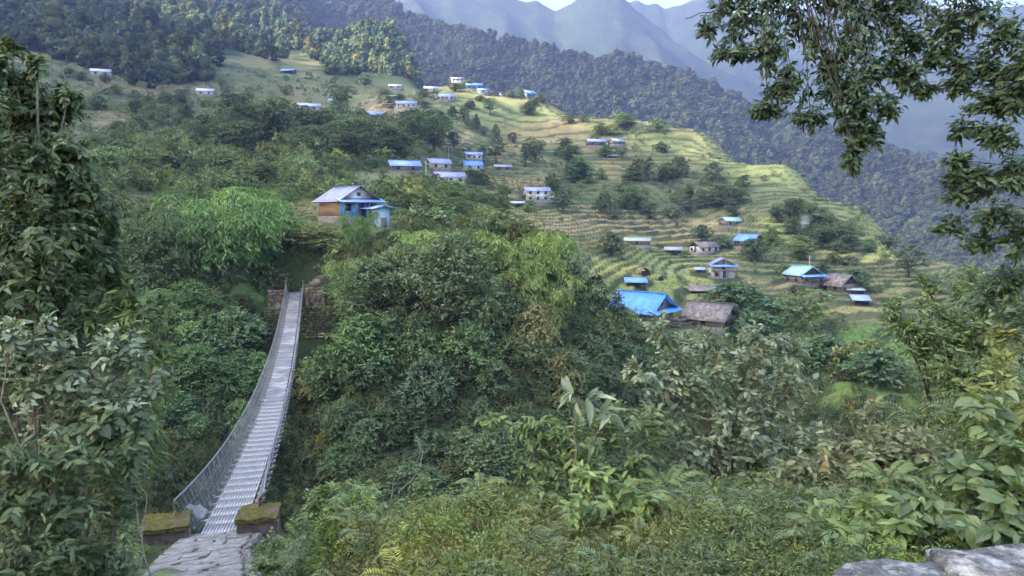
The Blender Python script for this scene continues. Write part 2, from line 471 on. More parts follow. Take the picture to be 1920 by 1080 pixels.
def cover_colour(x, y, z, weight=False):
    px, py = project(x, y, z)
    px = px + 60 * fbm(x / 18, y / 18, 31, 3) * (y > 60); py = py + 20 * fbm(x / 16, y / 16, 37, 3) * (y > 60)
    n = fbm(x / 7, y / 7, 41, 4)
    base = np.array([0.074, 0.094, 0.042])[None, :] * (1 + 0.35 * n[:, None])
    mid = (smooth(88, 112, y) * (1 - smooth(480, 560, y)))[:, None]
    patch = (0.5 + 0.5 * np.tanh(4 * fbm(x / 26, y / 26, 44, 3)))[:, None]          # plots of different crops
    open_ = np.array([0.112, 0.138, 0.066])[None, :] * (1 - patch) + np.array([0.185, 0.178, 0.098])[None, :] * patch
    west = smooth(-0.22, -0.36, x / np.maximum(y, 1))[:, None]
    open_ = open_ * (1 - west) + np.array([0.110, 0.124, 0.064])[None, :] * west
    base = base * (1 - mid) + open_ * mid * (1 + 0.3 * n[:, None])
    wt = np.zeros(len(x))
    far = smooth(430, 560, y)[:, None]
    base = base * (1 - far) + np.array([0.045, 0.07, 0.033])[None, :] * far
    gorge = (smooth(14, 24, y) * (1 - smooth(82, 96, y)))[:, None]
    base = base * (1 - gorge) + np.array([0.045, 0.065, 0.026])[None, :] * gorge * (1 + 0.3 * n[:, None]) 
    seen = (y > 70)
    for fx, fy, rx, ry, c, s in FIELDS:
        near = fy > 900
        q = ((px - fx) / rx) ** 2 + ((py - fy) / ry) ** 2
        w = s * (1 - smooth(0.55, 1.15, q)) * ((~seen) if near else seen)
        wt = np.maximum(wt, w)
        base = base * (1 - w[:, None]) + np.array(c)[None, :] * (1 + 0.22 * n[:, None]) * w[:, None]
    step = (_land0(x, y, True) * np.clip(1.0 + 0.7 * fbm(x / 20, y / 20, 46, 3), 0.45, 1))[:, None]      # grown-over terrace walls
    base = base * (1 - 0.92 * step) + np.array([0.030, 0.048, 0.020])[None, :] * 0.92 * step
    base = np.clip(base, 0.01, 0.6)
    return (base, wt) if weight else base

def build_ground():
    nu, nv = 430, 900
    us = np.tan(np.linspace(math.atan(_uq[0]), math.atan(_uq[-1]), nu))
    ys = np.exp(np.linspace(math.log(1.0), math.log(1290.0), nv))
    U, Y = np.meshgrid(us, ys)
    X = U * np.maximum(Y, 2.0)
    x, y = X.ravel(), Y.ravel()
    z = land(x, y)
    c = cover_colour(x, y, z)
    idx = np.arange(nu * nv).reshape(nv, nu)
    Fq = np.stack([idx[:-1, :-1], idx[:-1, 1:], idx[1:, 1:], idx[1:, :-1]], -1).reshape(-1, 4)
    V = np.stack([x, y, z], 1)
    # apron behind the viewer
    nb = len(V)
    row = np.stack([x[:nu], np.full(nu, -30.0), np.full(nu, -0.6)], 1)
    row[:, 0] = np.linspace(-60, 60, nu)
    V = np.concatenate([V, row])
    F2 = np.stack([np.arange(nb, nb + nu - 1), np.arange(nb + 1, nb + nu), np.arange(1, nu), np.arange(0, nu - 1)], -1)
    c = np.concatenate([c, np.tile([[0.07, 0.09, 0.04]], (nu, 1))])
    m, nt, b = nmat("ground_cover")
    a = N(nt, "ShaderNodeAttribute", attribute_name="cover")
    f1 = noise_fac(nt, 1.3, detail=8, rough=0.7, lo=0.3, hi=0.7)
    f2 = noise_fac(nt, 0.11, detail=6, rough=0.65, lo=0.35, hi=0.65)
    col = mixc(nt, f1, a.outputs["Color"], mixc(nt, 1.0, a.outputs["Color"], (0.5, 0.55, 0.5), 'MULTIPLY'))
    col = mixc(nt, f2, col, mixc(nt, 1.0, col, (1.25, 1.15, 1.0), 'MULTIPLY'))
    nt.links.new(col, b.inputs["Base Color"])
    b.inputs["Roughness"].default_value = 0.95
    b.inputs["Specular IOR Level"].default_value = 0.1
    bump(nt, b, f1, 0.8, 0.25)
    c4 = np.concatenate([c, np.ones((len(c), 1))], 1)
    me = mesh_np("ground", V, [Fq, F2], m, True, {"cover": ('POINT', 'FLOAT_COLOR', c4)})
    return tag(obj("ground", me), "terraced hillside, gorge banks and meadows", None, kind="structure")
build_ground()

# ------------------------------------------------------------------ far mountain ranges
def mat_range(name, c1, c2, sc):
    m, nt, b = nmat(name)
    f = noise_fac(nt, sc, detail=9, rough=0.72, lo=0.33, hi=0.67)
    nt.links.new(mixc(nt, f, c1, c2), b.inputs["Base Color"])
    b.inputs["Roughness"].default_value = 1.0
    b.inputs["Specular IOR Level"].default_value = 0.0
    bump(nt, b, f, 1.0, 0.12 / sc)
    return m

def build_range(name, label, ridge, depth, foot, rib, mat, seed, nx=260, ny=120, back=500):
    """ridge: (photo x, photo y, metres ahead); the flank falls towards the viewer to height foot over depth metres"""
    pxs = np.array([r[0] for r in ridge], float)
    q = np.linspace(pxs[0], pxs[-1], nx)
    ry = pchip(pxs, [r[1] for r in ridge], q); rY = pchip(pxs, [r[2] for r in ridge], q)
    R = np.array([tuple(at(a, b_, c)) for a, b_, c in zip(q, ry, rY)])
    t = np.concatenate([np.linspace(-back / depth, 0, 14)[:-1], np.linspace(0, 1, ny)])
    V = np.zeros((len(t), nx, 3))
    for k, tt in enumerate(t):
        Y = R[:, 1] - tt * depth
        X = R[:, 0] - 0.12 * tt * depth * (R[:, 0] / R[:, 1])
        if tt < 0:
            Z = R[:, 2] + tt * back * 1.1
        else:
            Z = R[:, 2] + (foot - R[:, 2]) * (tt ** 0.85)
        w = min(1.0, abs(tt) * 6) if tt >= 0 else 0.4
        n1 = 1 - np.abs(fbm(X / rib[0] + 0.25 * Y / rib[0], Y / (rib[0] * 2.6), seed, 4)) * 2.4
        Z = Z + w * rib[1] * n1 + (0.25 + w) * rib[2] * fbm(X / (rib[0] * .22), Y / (rib[0] * .22), seed + 9, 4)
        V[k] = np.stack([X, Y, Z], 1)
    n0, n1_ = V.shape[:2]
    idx = np.arange(n0 * n1_).reshape(n0, n1_)
    Fq = np.stack([idx[:-1, :-1], idx[:-1, 1:], idx[1:, 1:], idx[1:, :-1]], -1).reshape(-1, 4)
    me = mesh_np(name, V.reshape(-1, 3), Fq[:, ::-1], mat, True)
    tag(obj(name, me), label, None, kind="structure")
    return V

M_RB = mat_range("forest_floor_far", (0.030, 0.048, 0.024), (0.055, 0.075, 0.035), 0.05)
M_RC = mat_range("forest_far", (0.028, 0.045, 0.026), (0.060, 0.080, 0.040), 0.022)
RB = build_range("mountain", "dark forested mountain flank beyond the terraced spur",
    [(300,-150,1350),(500,-90,1300),(640,-40,1250),(760,22,1200),(830,50,1180),(900,68,1160),(1000,88,1150),(1060,104,1140),(1110,112,1130),(1170,106,1120),(1210,116,1120),(1240,134,1120),(1290,146,1110),(1340,168,1100),(1400,194,1100),(1500,228,1080),(1600,262,1060),(1700,300,1040),(1800,335,1020),(1950,380,1000),(2200,430,980),(2500,480,960)],
    430, -150, (150, 30, 12), M_RB, 51, nx=300, ny=110, back=200)
RB2 = build_range("mountain", "hazy green valley side with a pale meadow, seen under the hanging branches",
    [(1150,420,1500),(1300,330,1550),(1420,275,1580),(1500,255,1600),(1600,262,1620),(1700,285,1640),(1800,300,1640),(1950,310,1640),(2300,280,1640),(2600,250,1640)],
    500, -260, (170, 30, 14), M_RB, 77, nx=200, ny=80, back=200)
build_range("mountain", "hazy blue mountain with a saddle below the pale sky",
    [(380,-60,2500),(600,-60,2500),(760,-46,2500),(880,-22,2500),(953,0,2500),(985,14,2500),(1010,20,2500),(1040,24,2500),(1062,12,2480),(1090,3,2450),(1115,-3,2450),(1150,-2,2450),(1180,20,2450),(1230,55,2450),(1300,100,2400),(1400,160,2400),(1500,210,2400),(1650,265,2400),(1900,330,2400),(2300,400,2400)],
    1100, -350, (420, 110, 26), M_RC, 61, back=300)
build_range("mountain", "pale blue mountain farthest away, behind the hanging branches",
    [(900,60,3000),(1040,36,3000),(1120,14,3000),(1160,2,3000),(1180,6,3000),(1197,3,3000),(1213,9,3000),(1230,7,3000),(1247,17,3000),(1260,13,3000),(1285,11,3000),(1312,7,3000),(1330,11,3000),(1345,22,3000),(1380,33,3000),(1430,38,3000),(1500,30,3000),(1600,12,3000),(1680,4,3000),(1750,30,3000),(1820,44,3000),(1900,30,3000),(2100,20,3000),(2500,10,2950)],
    1500, -350, (600, 150, 30), M_RC, 67, back=300)

# unseen valley side added to the west: it keeps the low sun off the gorge and the lower village
def build_west():
    hx, hy = math.cos(RAD(20)), math.sin(RAD(20))
    ns, ntt = 60, 110
    S, T = np.meshgrid(np.linspace(-1150, -470, ns), np.linspace(-500, 1150, ntt))
    X, Y = S * hx - T * hy, S * hy + T * hx
    crest = 473 + 9 * fbm(T / 130, T * 0 + 3.1, 71, 3)
    Z = crest - np.abs(S + 600) * np.where(S > -600, 1.5, 0.5) + 14 * fbm(X / 70, Y / 70, 73, 4)
    idx = np.arange(ns * ntt).reshape(ntt, ns)
    Fq = np.stack([idx[:-1, :-1], idx[:-1, 1:], idx[1:, 1:], idx[1:, :-1]], -1).reshape(-1, 4)
    me = mesh_np("mountain", np.stack([X, Y, Z], -1).reshape(-1, 3), Fq, M_RB, True)
    tag(obj("mountain", me), "unseen slope added west of the bridge to shade the gorge", None, kind="structure")
build_west()
# ------------------------------------------------------------------ vegetation kit
def unit(a):
    return a / np.maximum(np.linalg.norm(a, axis=-1, keepdims=True), 1e-9)

def rand_dirs(n, r=rng):
    return unit(r.normal(size=(n, 3)))

def cards(C, D, Nn, L, W, rnd, fold=0.25, droop=0.0):
    """leaf blades of two faces, folded along the midrib: base, right, tip, left"""
    D = unit(D); S = unit(np.cross(D, Nn)); U = np.cross(S, D)
    L = np.broadcast_to(np.asarray(L, float), (len(C),))[:, None]; W = np.broadcast_to(np.asarray(W, float), (len(C),))[:, None]
    tip = C + D * L - U * L * droop
    r = C + D * L * 0.45 + S * W * 0.5 + U * W * fold
    l = C + D * L * 0.45 - S * W * 0.5 + U * W * fold
    V = np.stack([C, r, tip, l], 1).reshape(-1, 3)
    k = np.arange(len(C))[:, None] * 4
    F = np.concatenate([k + np.array([[0, 1, 2]]), k + np.array([[0, 2, 3]])])
    return V, F, np.repeat(rnd, 4)

def blades(C, D, Nn, L, W, rnd, fold=0.18, droop=0.22, shape=(0.36, 0.74, 0.62)):
    """near leaves: curved blade with midrib and pointed tip, eight points"""
    D = unit(D); S = unit(np.cross(D, Nn)); U = np.cross(S, D)
    n = len(C)
    L = np.broadcast_to(np.asarray(L, float), (n,))[:, None]; W = np.broadcast_to(np.asarray(W, float), (n,))[:, None]
    a, b, wb = shape
    m1 = C + D * L * a - U * L * droop * a * a
    m2 = C + D * L * b - U * L * droop * b * b
    tp = C + D * L - U * L * droop
    up = U * W * fold
    V = np.stack([C, m1 + S * W * 0.5 + up, m1, m1 - S * W * 0.5 + up, m2 + S * W * 0.5 * wb + up * wb, m2, m2 - S * W * 0.5 * wb + up * wb, tp], 1).reshape(-1, 3)
    k = np.arange(n)[:, None] * 8
    T = np.concatenate([k + np.array([[0, 1, 2]]), k + np.array([[0, 2, 3]]), k + np.array([[4, 7, 5]]), k + np.array([[5, 7, 6]])])
    Q = np.concatenate([k + np.array([[1, 4, 5, 2]]), k + np.array([[2, 5, 6, 3]])])
    return V, [Q, T], np.repeat(rnd, 8)

def crown_cards(clumps, per, leaf, seed, out=0.75, up=0.35, droop=0.15, aspect=0.5, fill=0.25, m=8):
    """clumps: (x, y, z, radius, flatten); short arching sprays leave each clump's middle and carry the leaves"""
    r = np.random.default_rng(seed)
    Cs, Ds, Ns, Rn = [], [], [], []
    for (cx, cy, cz, R, fl) in clumps:
        ns = max(3, int(per * R * R / m)); n = ns * m
        d = rand_dirs(ns, r); d[:, 2] = np.where(d[:, 2] < -0.35, -d[:, 2] * 0.8, d[:, 2]); d = unit(d + np.array([0, 0, 0.15]))
        ln = R * r.uniform(0.75, 1.25, ns)
        f = np.clip(np.linspace(0.42, 1.0, m)[None, :] + r.normal(0, 0.05, (ns, m)), 0.2, 1.1)
        sag = (0.10 + 0.75 * droop) * R
        p = d[:, None, :] * (ln[:, None] * f)[:, :, None] * np.array([1, 1, fl])
        p[:, :, 2] -= sag * f ** 2.2
        tg = d[:, None, :] * np.array([1, 1, fl]) + np.array([0, 0, -1.0]) * (2.2 * sag / R * f ** 1.2)[:, :, None]
        p = p.reshape(-1, 3) + r.normal(0, 0.05 * R, (n, 3)); tg = unit(tg.reshape(-1, 3))
        Cs.append(p + np.array([cx, cy, cz]))
        Ds.append(unit(tg * out + rand_dirs(n, r) * 0.75 + np.array([0, 0, -0.5 * droop])))
        Ns.append(unit(np.repeat(d, m, 0) * 0.6 + np.array([0, 0, up + 0.3]) + rand_dirs(n, r) * 0.55))
        sp = np.repeat(r.random(ns), m)
        Rn.append(np.clip(0.40 * r.random(n) + 0.28 * sp + 0.32 * r.random() + 0.22 * (np.tile(np.linspace(-1, 1, m), ns)), 0, 1))
    C = np.concatenate(Cs); n = len(C)
    L = leaf * r.uniform(0.7, 1.35, n)
    return cards(C, np.concatenate(Ds), np.concatenate(Ns), L, L * aspect, np.concatenate(Rn), droop=0.1)

def crown_mesh(name, mat, *a, **k):
    V, F, R = crown_cards(*a, **k)
    return mesh_np(name, V, F, mat, False, {"rnd": ('POINT', 'FLOAT', R)})

def tree_clumps(seed, h, rx, n, base=0.3, rc=(0.3, 0.5), shape='round', flat=0.8):
    r = np.random.default_rng(seed)
    out = []
    for k in range(n):
        t = (k + 0.5) / n
        z = h * (base + (1 - base) * t)
        if shape == 'round':
            w = math.sin(math.pi * min(1, 0.18 + 0.80 * t)) ** 0.7
        elif shape == 'cone':
            w = (1 - t) * 0.95 + 0.12
        elif shape == 'column':
            w = 0.55 + 0.45 * math.sin(math.pi * t)
        elif shape == 'umbrella':
            w = 0.35 + 0.65 * t
        else:
            w = 1.0
        a = k * 2.4 + r.uniform(-0.5, 0.5)
        R = rx * r.uniform(*rc)
        q = max(0.0, rx * w - R * 0.7) * math.sqrt(r.uniform(0.25, 1))
        out.append((q * math.cos(a), q * math.sin(a), z - R * 0.35, R, flat))
    return out

def trunk_mesh(name, mat, clumps, h, r0, seed):
    r = np.random.default_rng(seed)
    mb = MB()
    top = max(c[2] for c in clumps)
    P = [Vector((0.05 * h * math.sin(k * 1.3 + seed) * k / 6, 0.05 * h * math.cos(k * 1.7 + seed) * k / 6, -0.3 + (top + 0.2) * k / 6)) for k in range(7)]
    mb.tube(P, [r0 * (1.25 if k == 0 else 1) * (1 - 0.8 * k / 6) for k in range(7)], 6)
    for c in clumps:
        k = min(5, max(1, int(5 * (c[2] / max(top, .1)) * 0.75)))
        a = P[k]; b = Vector(c[:3])
        mid = a.lerp(b, 0.5) + Vector((0, 0, -0.06 * (b - a).length))
        mb.tube([a, mid, b], [r0 * 0.38, r0 * 0.25, r0 * 0.10], 4)
    return mb.mesh(name, mat, True)

M_BARK = surf_mat("bark", (0.10, 0.08, 0.06), (0.05, 0.042, 0.035), 9, 0.95, 0.5, 0.02, c3=(0.12, 0.13, 0.09), scale3=3)
M_BARK_D = surf_mat("bark_dark", (0.055, 0.045, 0.036), (0.028, 0.024, 0.02), 12, 0.95, 0.5, 0.01)
M_TWIG = surf_mat("twig", (0.16, 0.14, 0.10), (0.08, 0.075, 0.05), 12, 0.9, 0.2, 0.01)
L_FOREST = leaf_mat("forest_leaves", (0.028, 0.042, 0.021), (0.115, 0.135, 0.066), 'instance', 0.8, 0.1, 0.15)
L_SCRUB = leaf_mat("scrub_leaves", (0.040, 0.058, 0.024), (0.170, 0.195, 0.090), 'instance', 0.7, 0.2, 0.25)
L_CROP = leaf_mat("crop_leaves", (0.75, 0.75, 0.75), (1.30, 1.28, 1.2), 'instance', 0.8, 0.1, 0.25)
L_TREE = leaf_mat("tree_leaves", (0.036, 0.054, 0.024), (0.150, 0.180, 0.085), 'object', 0.65, 0.25, 0.25)

def proto(name, me):
    return obj(name, me, link=False)

def scatter(name, label, P, rot, scl, idx, tint, protos, mat_kind='stuff'):
    """one object whose vertices carry copies of a few small meshes (what nobody could count)"""
    n = len(P)
    me = bpy.data.meshes.new(name)
    me.vertices.add(n); me.vertices.foreach_set("co", np.asarray(P, np.float32).ravel())
    def put(k, typ, arr, fld):
        a = me.attributes.new(k, typ, 'POINT'); a.data.foreach_set(fld, arr)
    put("rot", 'FLOAT_VECTOR', np.asarray(rot, np.float32).ravel(), "vector")
    put("scl", 'FLOAT_VECTOR', np.asarray(scl, np.float32).ravel(), "vector")
    put("idx", 'INT', np.asarray(idx, np.int32).ravel(), "value")
    put("tint", 'FLOAT_COLOR', np.concatenate([tint, np.ones((n, 1))], 1).astype(np.float32).ravel(), "color")
    me.update()
    o = obj(name, me)
    ng = bpy.data.node_groups.new(name, 'GeometryNodeTree')
    ng.interface.new_socket("Geometry", in_out='INPUT', socket_type='NodeSocketGeometry')
    ng.interface.new_socket("Geometry", in_out='OUTPUT', socket_type='NodeSocketGeometry')
    gi, go = ng.nodes.new('NodeGroupInput'), ng.nodes.new('NodeGroupOutput')
    jn = ng.nodes.new('GeometryNodeJoinGeometry')
    for p in reversed(protos):
        oi = ng.nodes.new('GeometryNodeObjectInfo'); oi.inputs[0].default_value = p
        g2 = ng.nodes.new('GeometryNodeGeometryToInstance')
        ng.links.new(oi.outputs['Geometry'], g2.inputs[0]); ng.links.new(g2.outputs[0], jn.inputs[0])
    ip = ng.nodes.new('GeometryNodeInstanceOnPoints')
    ip.inputs['Pick Instance'].default_value = True
    ng.links.new(gi.outputs[0], ip.inputs['Points']); ng.links.new(jn.outputs[0], ip.inputs['Instance'])
    for k, typ, s in (("idx", 'INT', 'Instance Index'), ("rot", 'FLOAT_VECTOR', 'Rotation'), ("scl", 'FLOAT_VECTOR', 'Scale')):
        na = ng.nodes.new('GeometryNodeInputNamedAttribute'); na.data_type = typ; na.inputs[0].default_value = k
        ng.links.new(na.outputs[0], ip.inputs[s])
    ng.links.new(ip.outputs[0], go.inputs[0])
    md = o.modifiers.new("copies", 'NODES'); md.node_group = ng
    return tag(o, label, None, kind="stuff")

def tints(n, lo=0.7, hi=1.3, warm=0.18, r=rng):
    b = r.uniform(lo, hi, (n, 1)); w = r.normal(0, warm, (n, 1))
    return np.clip(np.concatenate([b * (1 + w), b * (1 + 0.35 * w), b * (1 - 0.7 * w)], 1), 0.3, 3)

def spin(n, tilt=0.12, r=rng):
    return np.stack([r.normal(0, tilt, n), r.normal(0, tilt, n), r.uniform(0, 6.283, n)], 1)

def sizes(n, lo, hi, r=rng, sq=0.2):
    s = r.uniform(lo, hi, (n, 1))
    return np.concatenate([s * r.uniform(1 - sq, 1 + sq, (n, 1)), s * r.uniform(1 - sq, 1 + sq, (n, 1)), s * r.uniform(1 - sq, 1 + sq * 1.6, (n, 1))], 1)

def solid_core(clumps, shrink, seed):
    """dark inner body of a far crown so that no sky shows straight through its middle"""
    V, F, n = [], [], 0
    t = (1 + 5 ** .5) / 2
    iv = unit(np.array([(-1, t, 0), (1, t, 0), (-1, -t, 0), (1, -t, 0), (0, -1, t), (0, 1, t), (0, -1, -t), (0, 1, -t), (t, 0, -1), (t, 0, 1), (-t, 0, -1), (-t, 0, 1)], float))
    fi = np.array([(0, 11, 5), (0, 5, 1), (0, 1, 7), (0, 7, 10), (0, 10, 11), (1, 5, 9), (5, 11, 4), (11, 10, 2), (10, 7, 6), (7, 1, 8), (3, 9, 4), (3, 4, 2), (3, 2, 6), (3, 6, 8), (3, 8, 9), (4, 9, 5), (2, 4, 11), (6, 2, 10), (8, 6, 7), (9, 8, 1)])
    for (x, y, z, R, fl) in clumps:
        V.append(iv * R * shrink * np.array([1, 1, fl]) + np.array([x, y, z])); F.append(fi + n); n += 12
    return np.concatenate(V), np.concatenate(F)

def far_tree(name, seed, shape='round', n=9, per=26, leaf=0.20):
    cl = tree_clumps(seed, 1.0 if shape != 'cone' else 1.5, 0.5, n, 0.25, (0.34, 0.6), shape, 0.85)
    V, F, R = crown_cards(cl, per / 0.06, leaf, seed, fill=0.1)
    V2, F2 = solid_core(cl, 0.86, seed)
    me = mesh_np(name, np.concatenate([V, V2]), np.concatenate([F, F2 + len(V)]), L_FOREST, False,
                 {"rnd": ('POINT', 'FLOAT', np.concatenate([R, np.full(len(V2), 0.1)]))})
    return proto(name, me)

FAR_TREES = [far_tree("far_tree", 100 + k, ['round', 'round', 'column', 'round', 'cone', 'umbrella'][k], n=7 + k % 3, per=1.6, leaf=0.17) for k in range(6)]

# ---- forest on the hill to the north-west and on the wooded knoll
def treeline(px):
    return np.interp(px, [-500, -100, 0, 90, 170, 250, 330, 380, 402, 520, 590, 615, 640, 800, 830, 880, 900], [60, 74, 78, 98, 128, 150, 158, 140, 98, 92, 108, 132, 140, 146, 150, 150, 100])

def hill_forest():
    n = 60000
    u = rng.uniform(-0.95, -0.06, n); y = np.sqrt(rng.uniform(300 ** 2, 1120 ** 2, n)); x = u * y
    z = land(x, y); px, py = project(x, y, z)
    jag = 16 * fbm(x / 25, y / 25, 90, 3) + 26 * (rng.random(n) < 0.06) * rng.random(n)
    ok = (py < treeline(px) + jag) & (py > -60) & (px > -160)
    # thin out: crowns need room
    ok &= rng.random(n) < np.clip(0.34 - 0.0001 * y, 0.15, 1)
    x, y, z, px, py = (a[ok] for a in (x, y, z, px, py)); n = len(x)
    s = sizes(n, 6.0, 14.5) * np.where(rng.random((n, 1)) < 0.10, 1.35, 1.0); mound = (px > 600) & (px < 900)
    s[mound] *= 0.72
    t = tints(n, 0.5, 1.6, 0.17) * (1 + 0.45 * fbm(x / 70, y / 70, 92, 3))[:, None]
    sel = rng.random(n) < 0.06
    t[sel] *= np.array([1.7, 1.35, 1.0])
    t *= 1.3
    t[mound] *= np.array([1.35, 1.4, 1.3])  # sunlit paleness of the knoll put into its leaf tint
    print("hill forest", n)
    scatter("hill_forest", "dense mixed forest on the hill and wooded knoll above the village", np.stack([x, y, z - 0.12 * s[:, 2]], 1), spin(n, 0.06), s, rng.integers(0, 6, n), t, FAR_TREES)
hill_forest()

def range_forest(name, label, V, n, lo, hi, t0, pmin, pmax):
    R, Cc = V.shape[:2]
    i = rng.uniform(12.5, R - 2, n * 3); j = rng.uniform(0, Cc - 2, n * 3)
    a, b = i.astype(int), j.astype(int); fa, fb = (i - a)[:, None], (j - b)[:, None]
    P = (V[a, b] * (1 - fa) + V[a + 1, b] * fa) * (1 - fb) + (V[a, b + 1] * (1 - fa) + V[a + 1, b + 1] * fa) * fb
    px, py = project(P[:, 0], P[:, 1], P[:, 2])
    P = P[(px > pmin) & (px < pmax) & (py > -30) & (py < 560)][:n]
    n = len(P); print(name, n)
    s = sizes(n, lo, hi) * np.where(rng.random((n, 1)) < 0.15, 1.4, 0.95)
    P[:, 2] -= 0.15 * s[:, 2]
    g = 1 + 0.5 * fbm(P[:, 0] / 90, P[:, 1] / 90, 93, 3)[:, None]
    s[:, 2] *= 0.85
    scatter(name, label, P, spin(n, 0.06), s, rng.choice([0, 1, 3, 5], n), tints(n, 0.7, 1.15, 0.10) * g * t0, FAR_TREES)
range_forest("flank_forest", "dark broadleaf forest covering the mountain flank beyond the spur", RB, 15000, 9, 16, 0.9, 560, 2050)
range_forest("valley_forest", "hazy forest on the far valley side", RB2, 6000, 9, 17, 1.0, 1250, 2000)
# ------------------------------------------------------------------ path, bridge and its anchor blocks
M_STONE = surf_mat("flagstone", (0.25, 0.232, 0.212), (0.14, 0.130, 0.120), 6, 0.95, 0.45, 0.015, c3=(0.10, 0.10, 0.075), scale3=2.2)
M_STONE_L = surf_mat("lichen_stone", (0.19, 0.18, 0.165), (0.075, 0.072, 0.066), 16, 0.95, 1.0, 0.03, c3=(0.34, 0.33, 0.30), scale3=11)
M_STEEL = surf_mat("galvanised_steel", (0.27, 0.258, 0.245), (0.17, 0.162, 0.153), 1.6, 0.6, 0.1, 0.005, metal=0.1, spec=0.5, c3=(0.40, 0.39, 0.38), scale3=0.6)
M_STEEL_D = surf_mat("dull_steel", (0.34, 0.34, 0.35), (0.22, 0.21, 0.21), 6, 0.5, 0.1, 0.005, metal=0.5, spec=0.5)
M_WIRE = surf_mat("wire", (0.30, 0.30, 0.31), (0.20, 0.20, 0.21), 8, 0.5, 0.0, 0.0, metal=0.4, spec=0.5)
M_CONC = surf_mat("old_concrete", (0.13, 0.10, 0.08), (0.055, 0.045, 0.038), 4, 0.95, 0.6, 0.03, c3=(0.19, 0.17, 0.14), scale3=1.5)
M_MOSS = surf_mat("moss", (0.125, 0.105, 0.026), (0.060, 0.058, 0.022), 6, 1.0, 0.9, 0.05, spec=0.05, c3=(0.105, 0.082, 0.064), scale3=2.2)
M_RUST = surf_mat("rusty_steel", (0.22, 0.17, 0.13), (0.12, 0.085, 0.065), 9, 0.8, 0.2, 0.01, metal=0.3)
M_BROWNSTONE = surf_mat("brown_stone", (0.17, 0.115, 0.085), (0.085, 0.06, 0.045), 3, 0.95, 0.5, 0.03, c3=(0.26, 0.22, 0.16), scale3=0.9)
M_SHEET = surf_mat("plastic_sheet", (0.31, 0.285, 0.25), (0.22, 0.205, 0.18), 4, 0.5, 0.3, 0.02)

def stone_mesh(name, quad, t, mat, r, bev=0.03, rough=0.02):
    """a laid stone: four plan corners with heights, thickness t, broken edges, uneven top"""
    q = [Vector(p) for p in quad]
    c = sum(q, Vector()) / 4
    P = []
    for k in range(4):
        a, b = q[k], q[(k + 1) % 4]
        for f in (0.07, 0.36, 0.66, 0.93):
            p = a.lerp(b, f)
            P.append(p + (p - c).normalized() * r.uniform(-rough, rough) * 2.2 + Vector((0, 0, r.uniform(-rough, rough) * 0.6)))
    n = len(P)
    rings = [[c.lerp(p, 0.45) + Vector((0, 0, r.uniform(-rough, rough) * 0.7)) for p in P],
             [c.lerp(p, 1 - bev / max((p - c).length, .05)) + Vector((0, 0, r.uniform(-rough, rough) * 0.5)) for p in P],
             [p - Vector((0, 0, bev * r.uniform(0.5, 1.2))) for p in P],
             [p + (p - c).normalized() * r.uniform(-rough, rough) - Vector((0, 0, t * 0.55)) for p in P],
             [p - Vector((0, 0, t)) for p in P]]
    V = [tuple(c)] + [tuple(p) for ring in rings for p in ring]
    T = [(0, 1 + k, 1 + (k + 1) % n) for k in range(n)]
    Q = []
    for s in range(4):
        for k in range(n):
            k2 = (k + 1) % n
            Q.append((1 + s * n + k, 1 + (s + 1) * n + k, 1 + (s + 1) * n + k2, 1 + s * n + k2))
    return mesh_np(name, np.array(V), [np.array(Q), np.array(T)], mat, False)

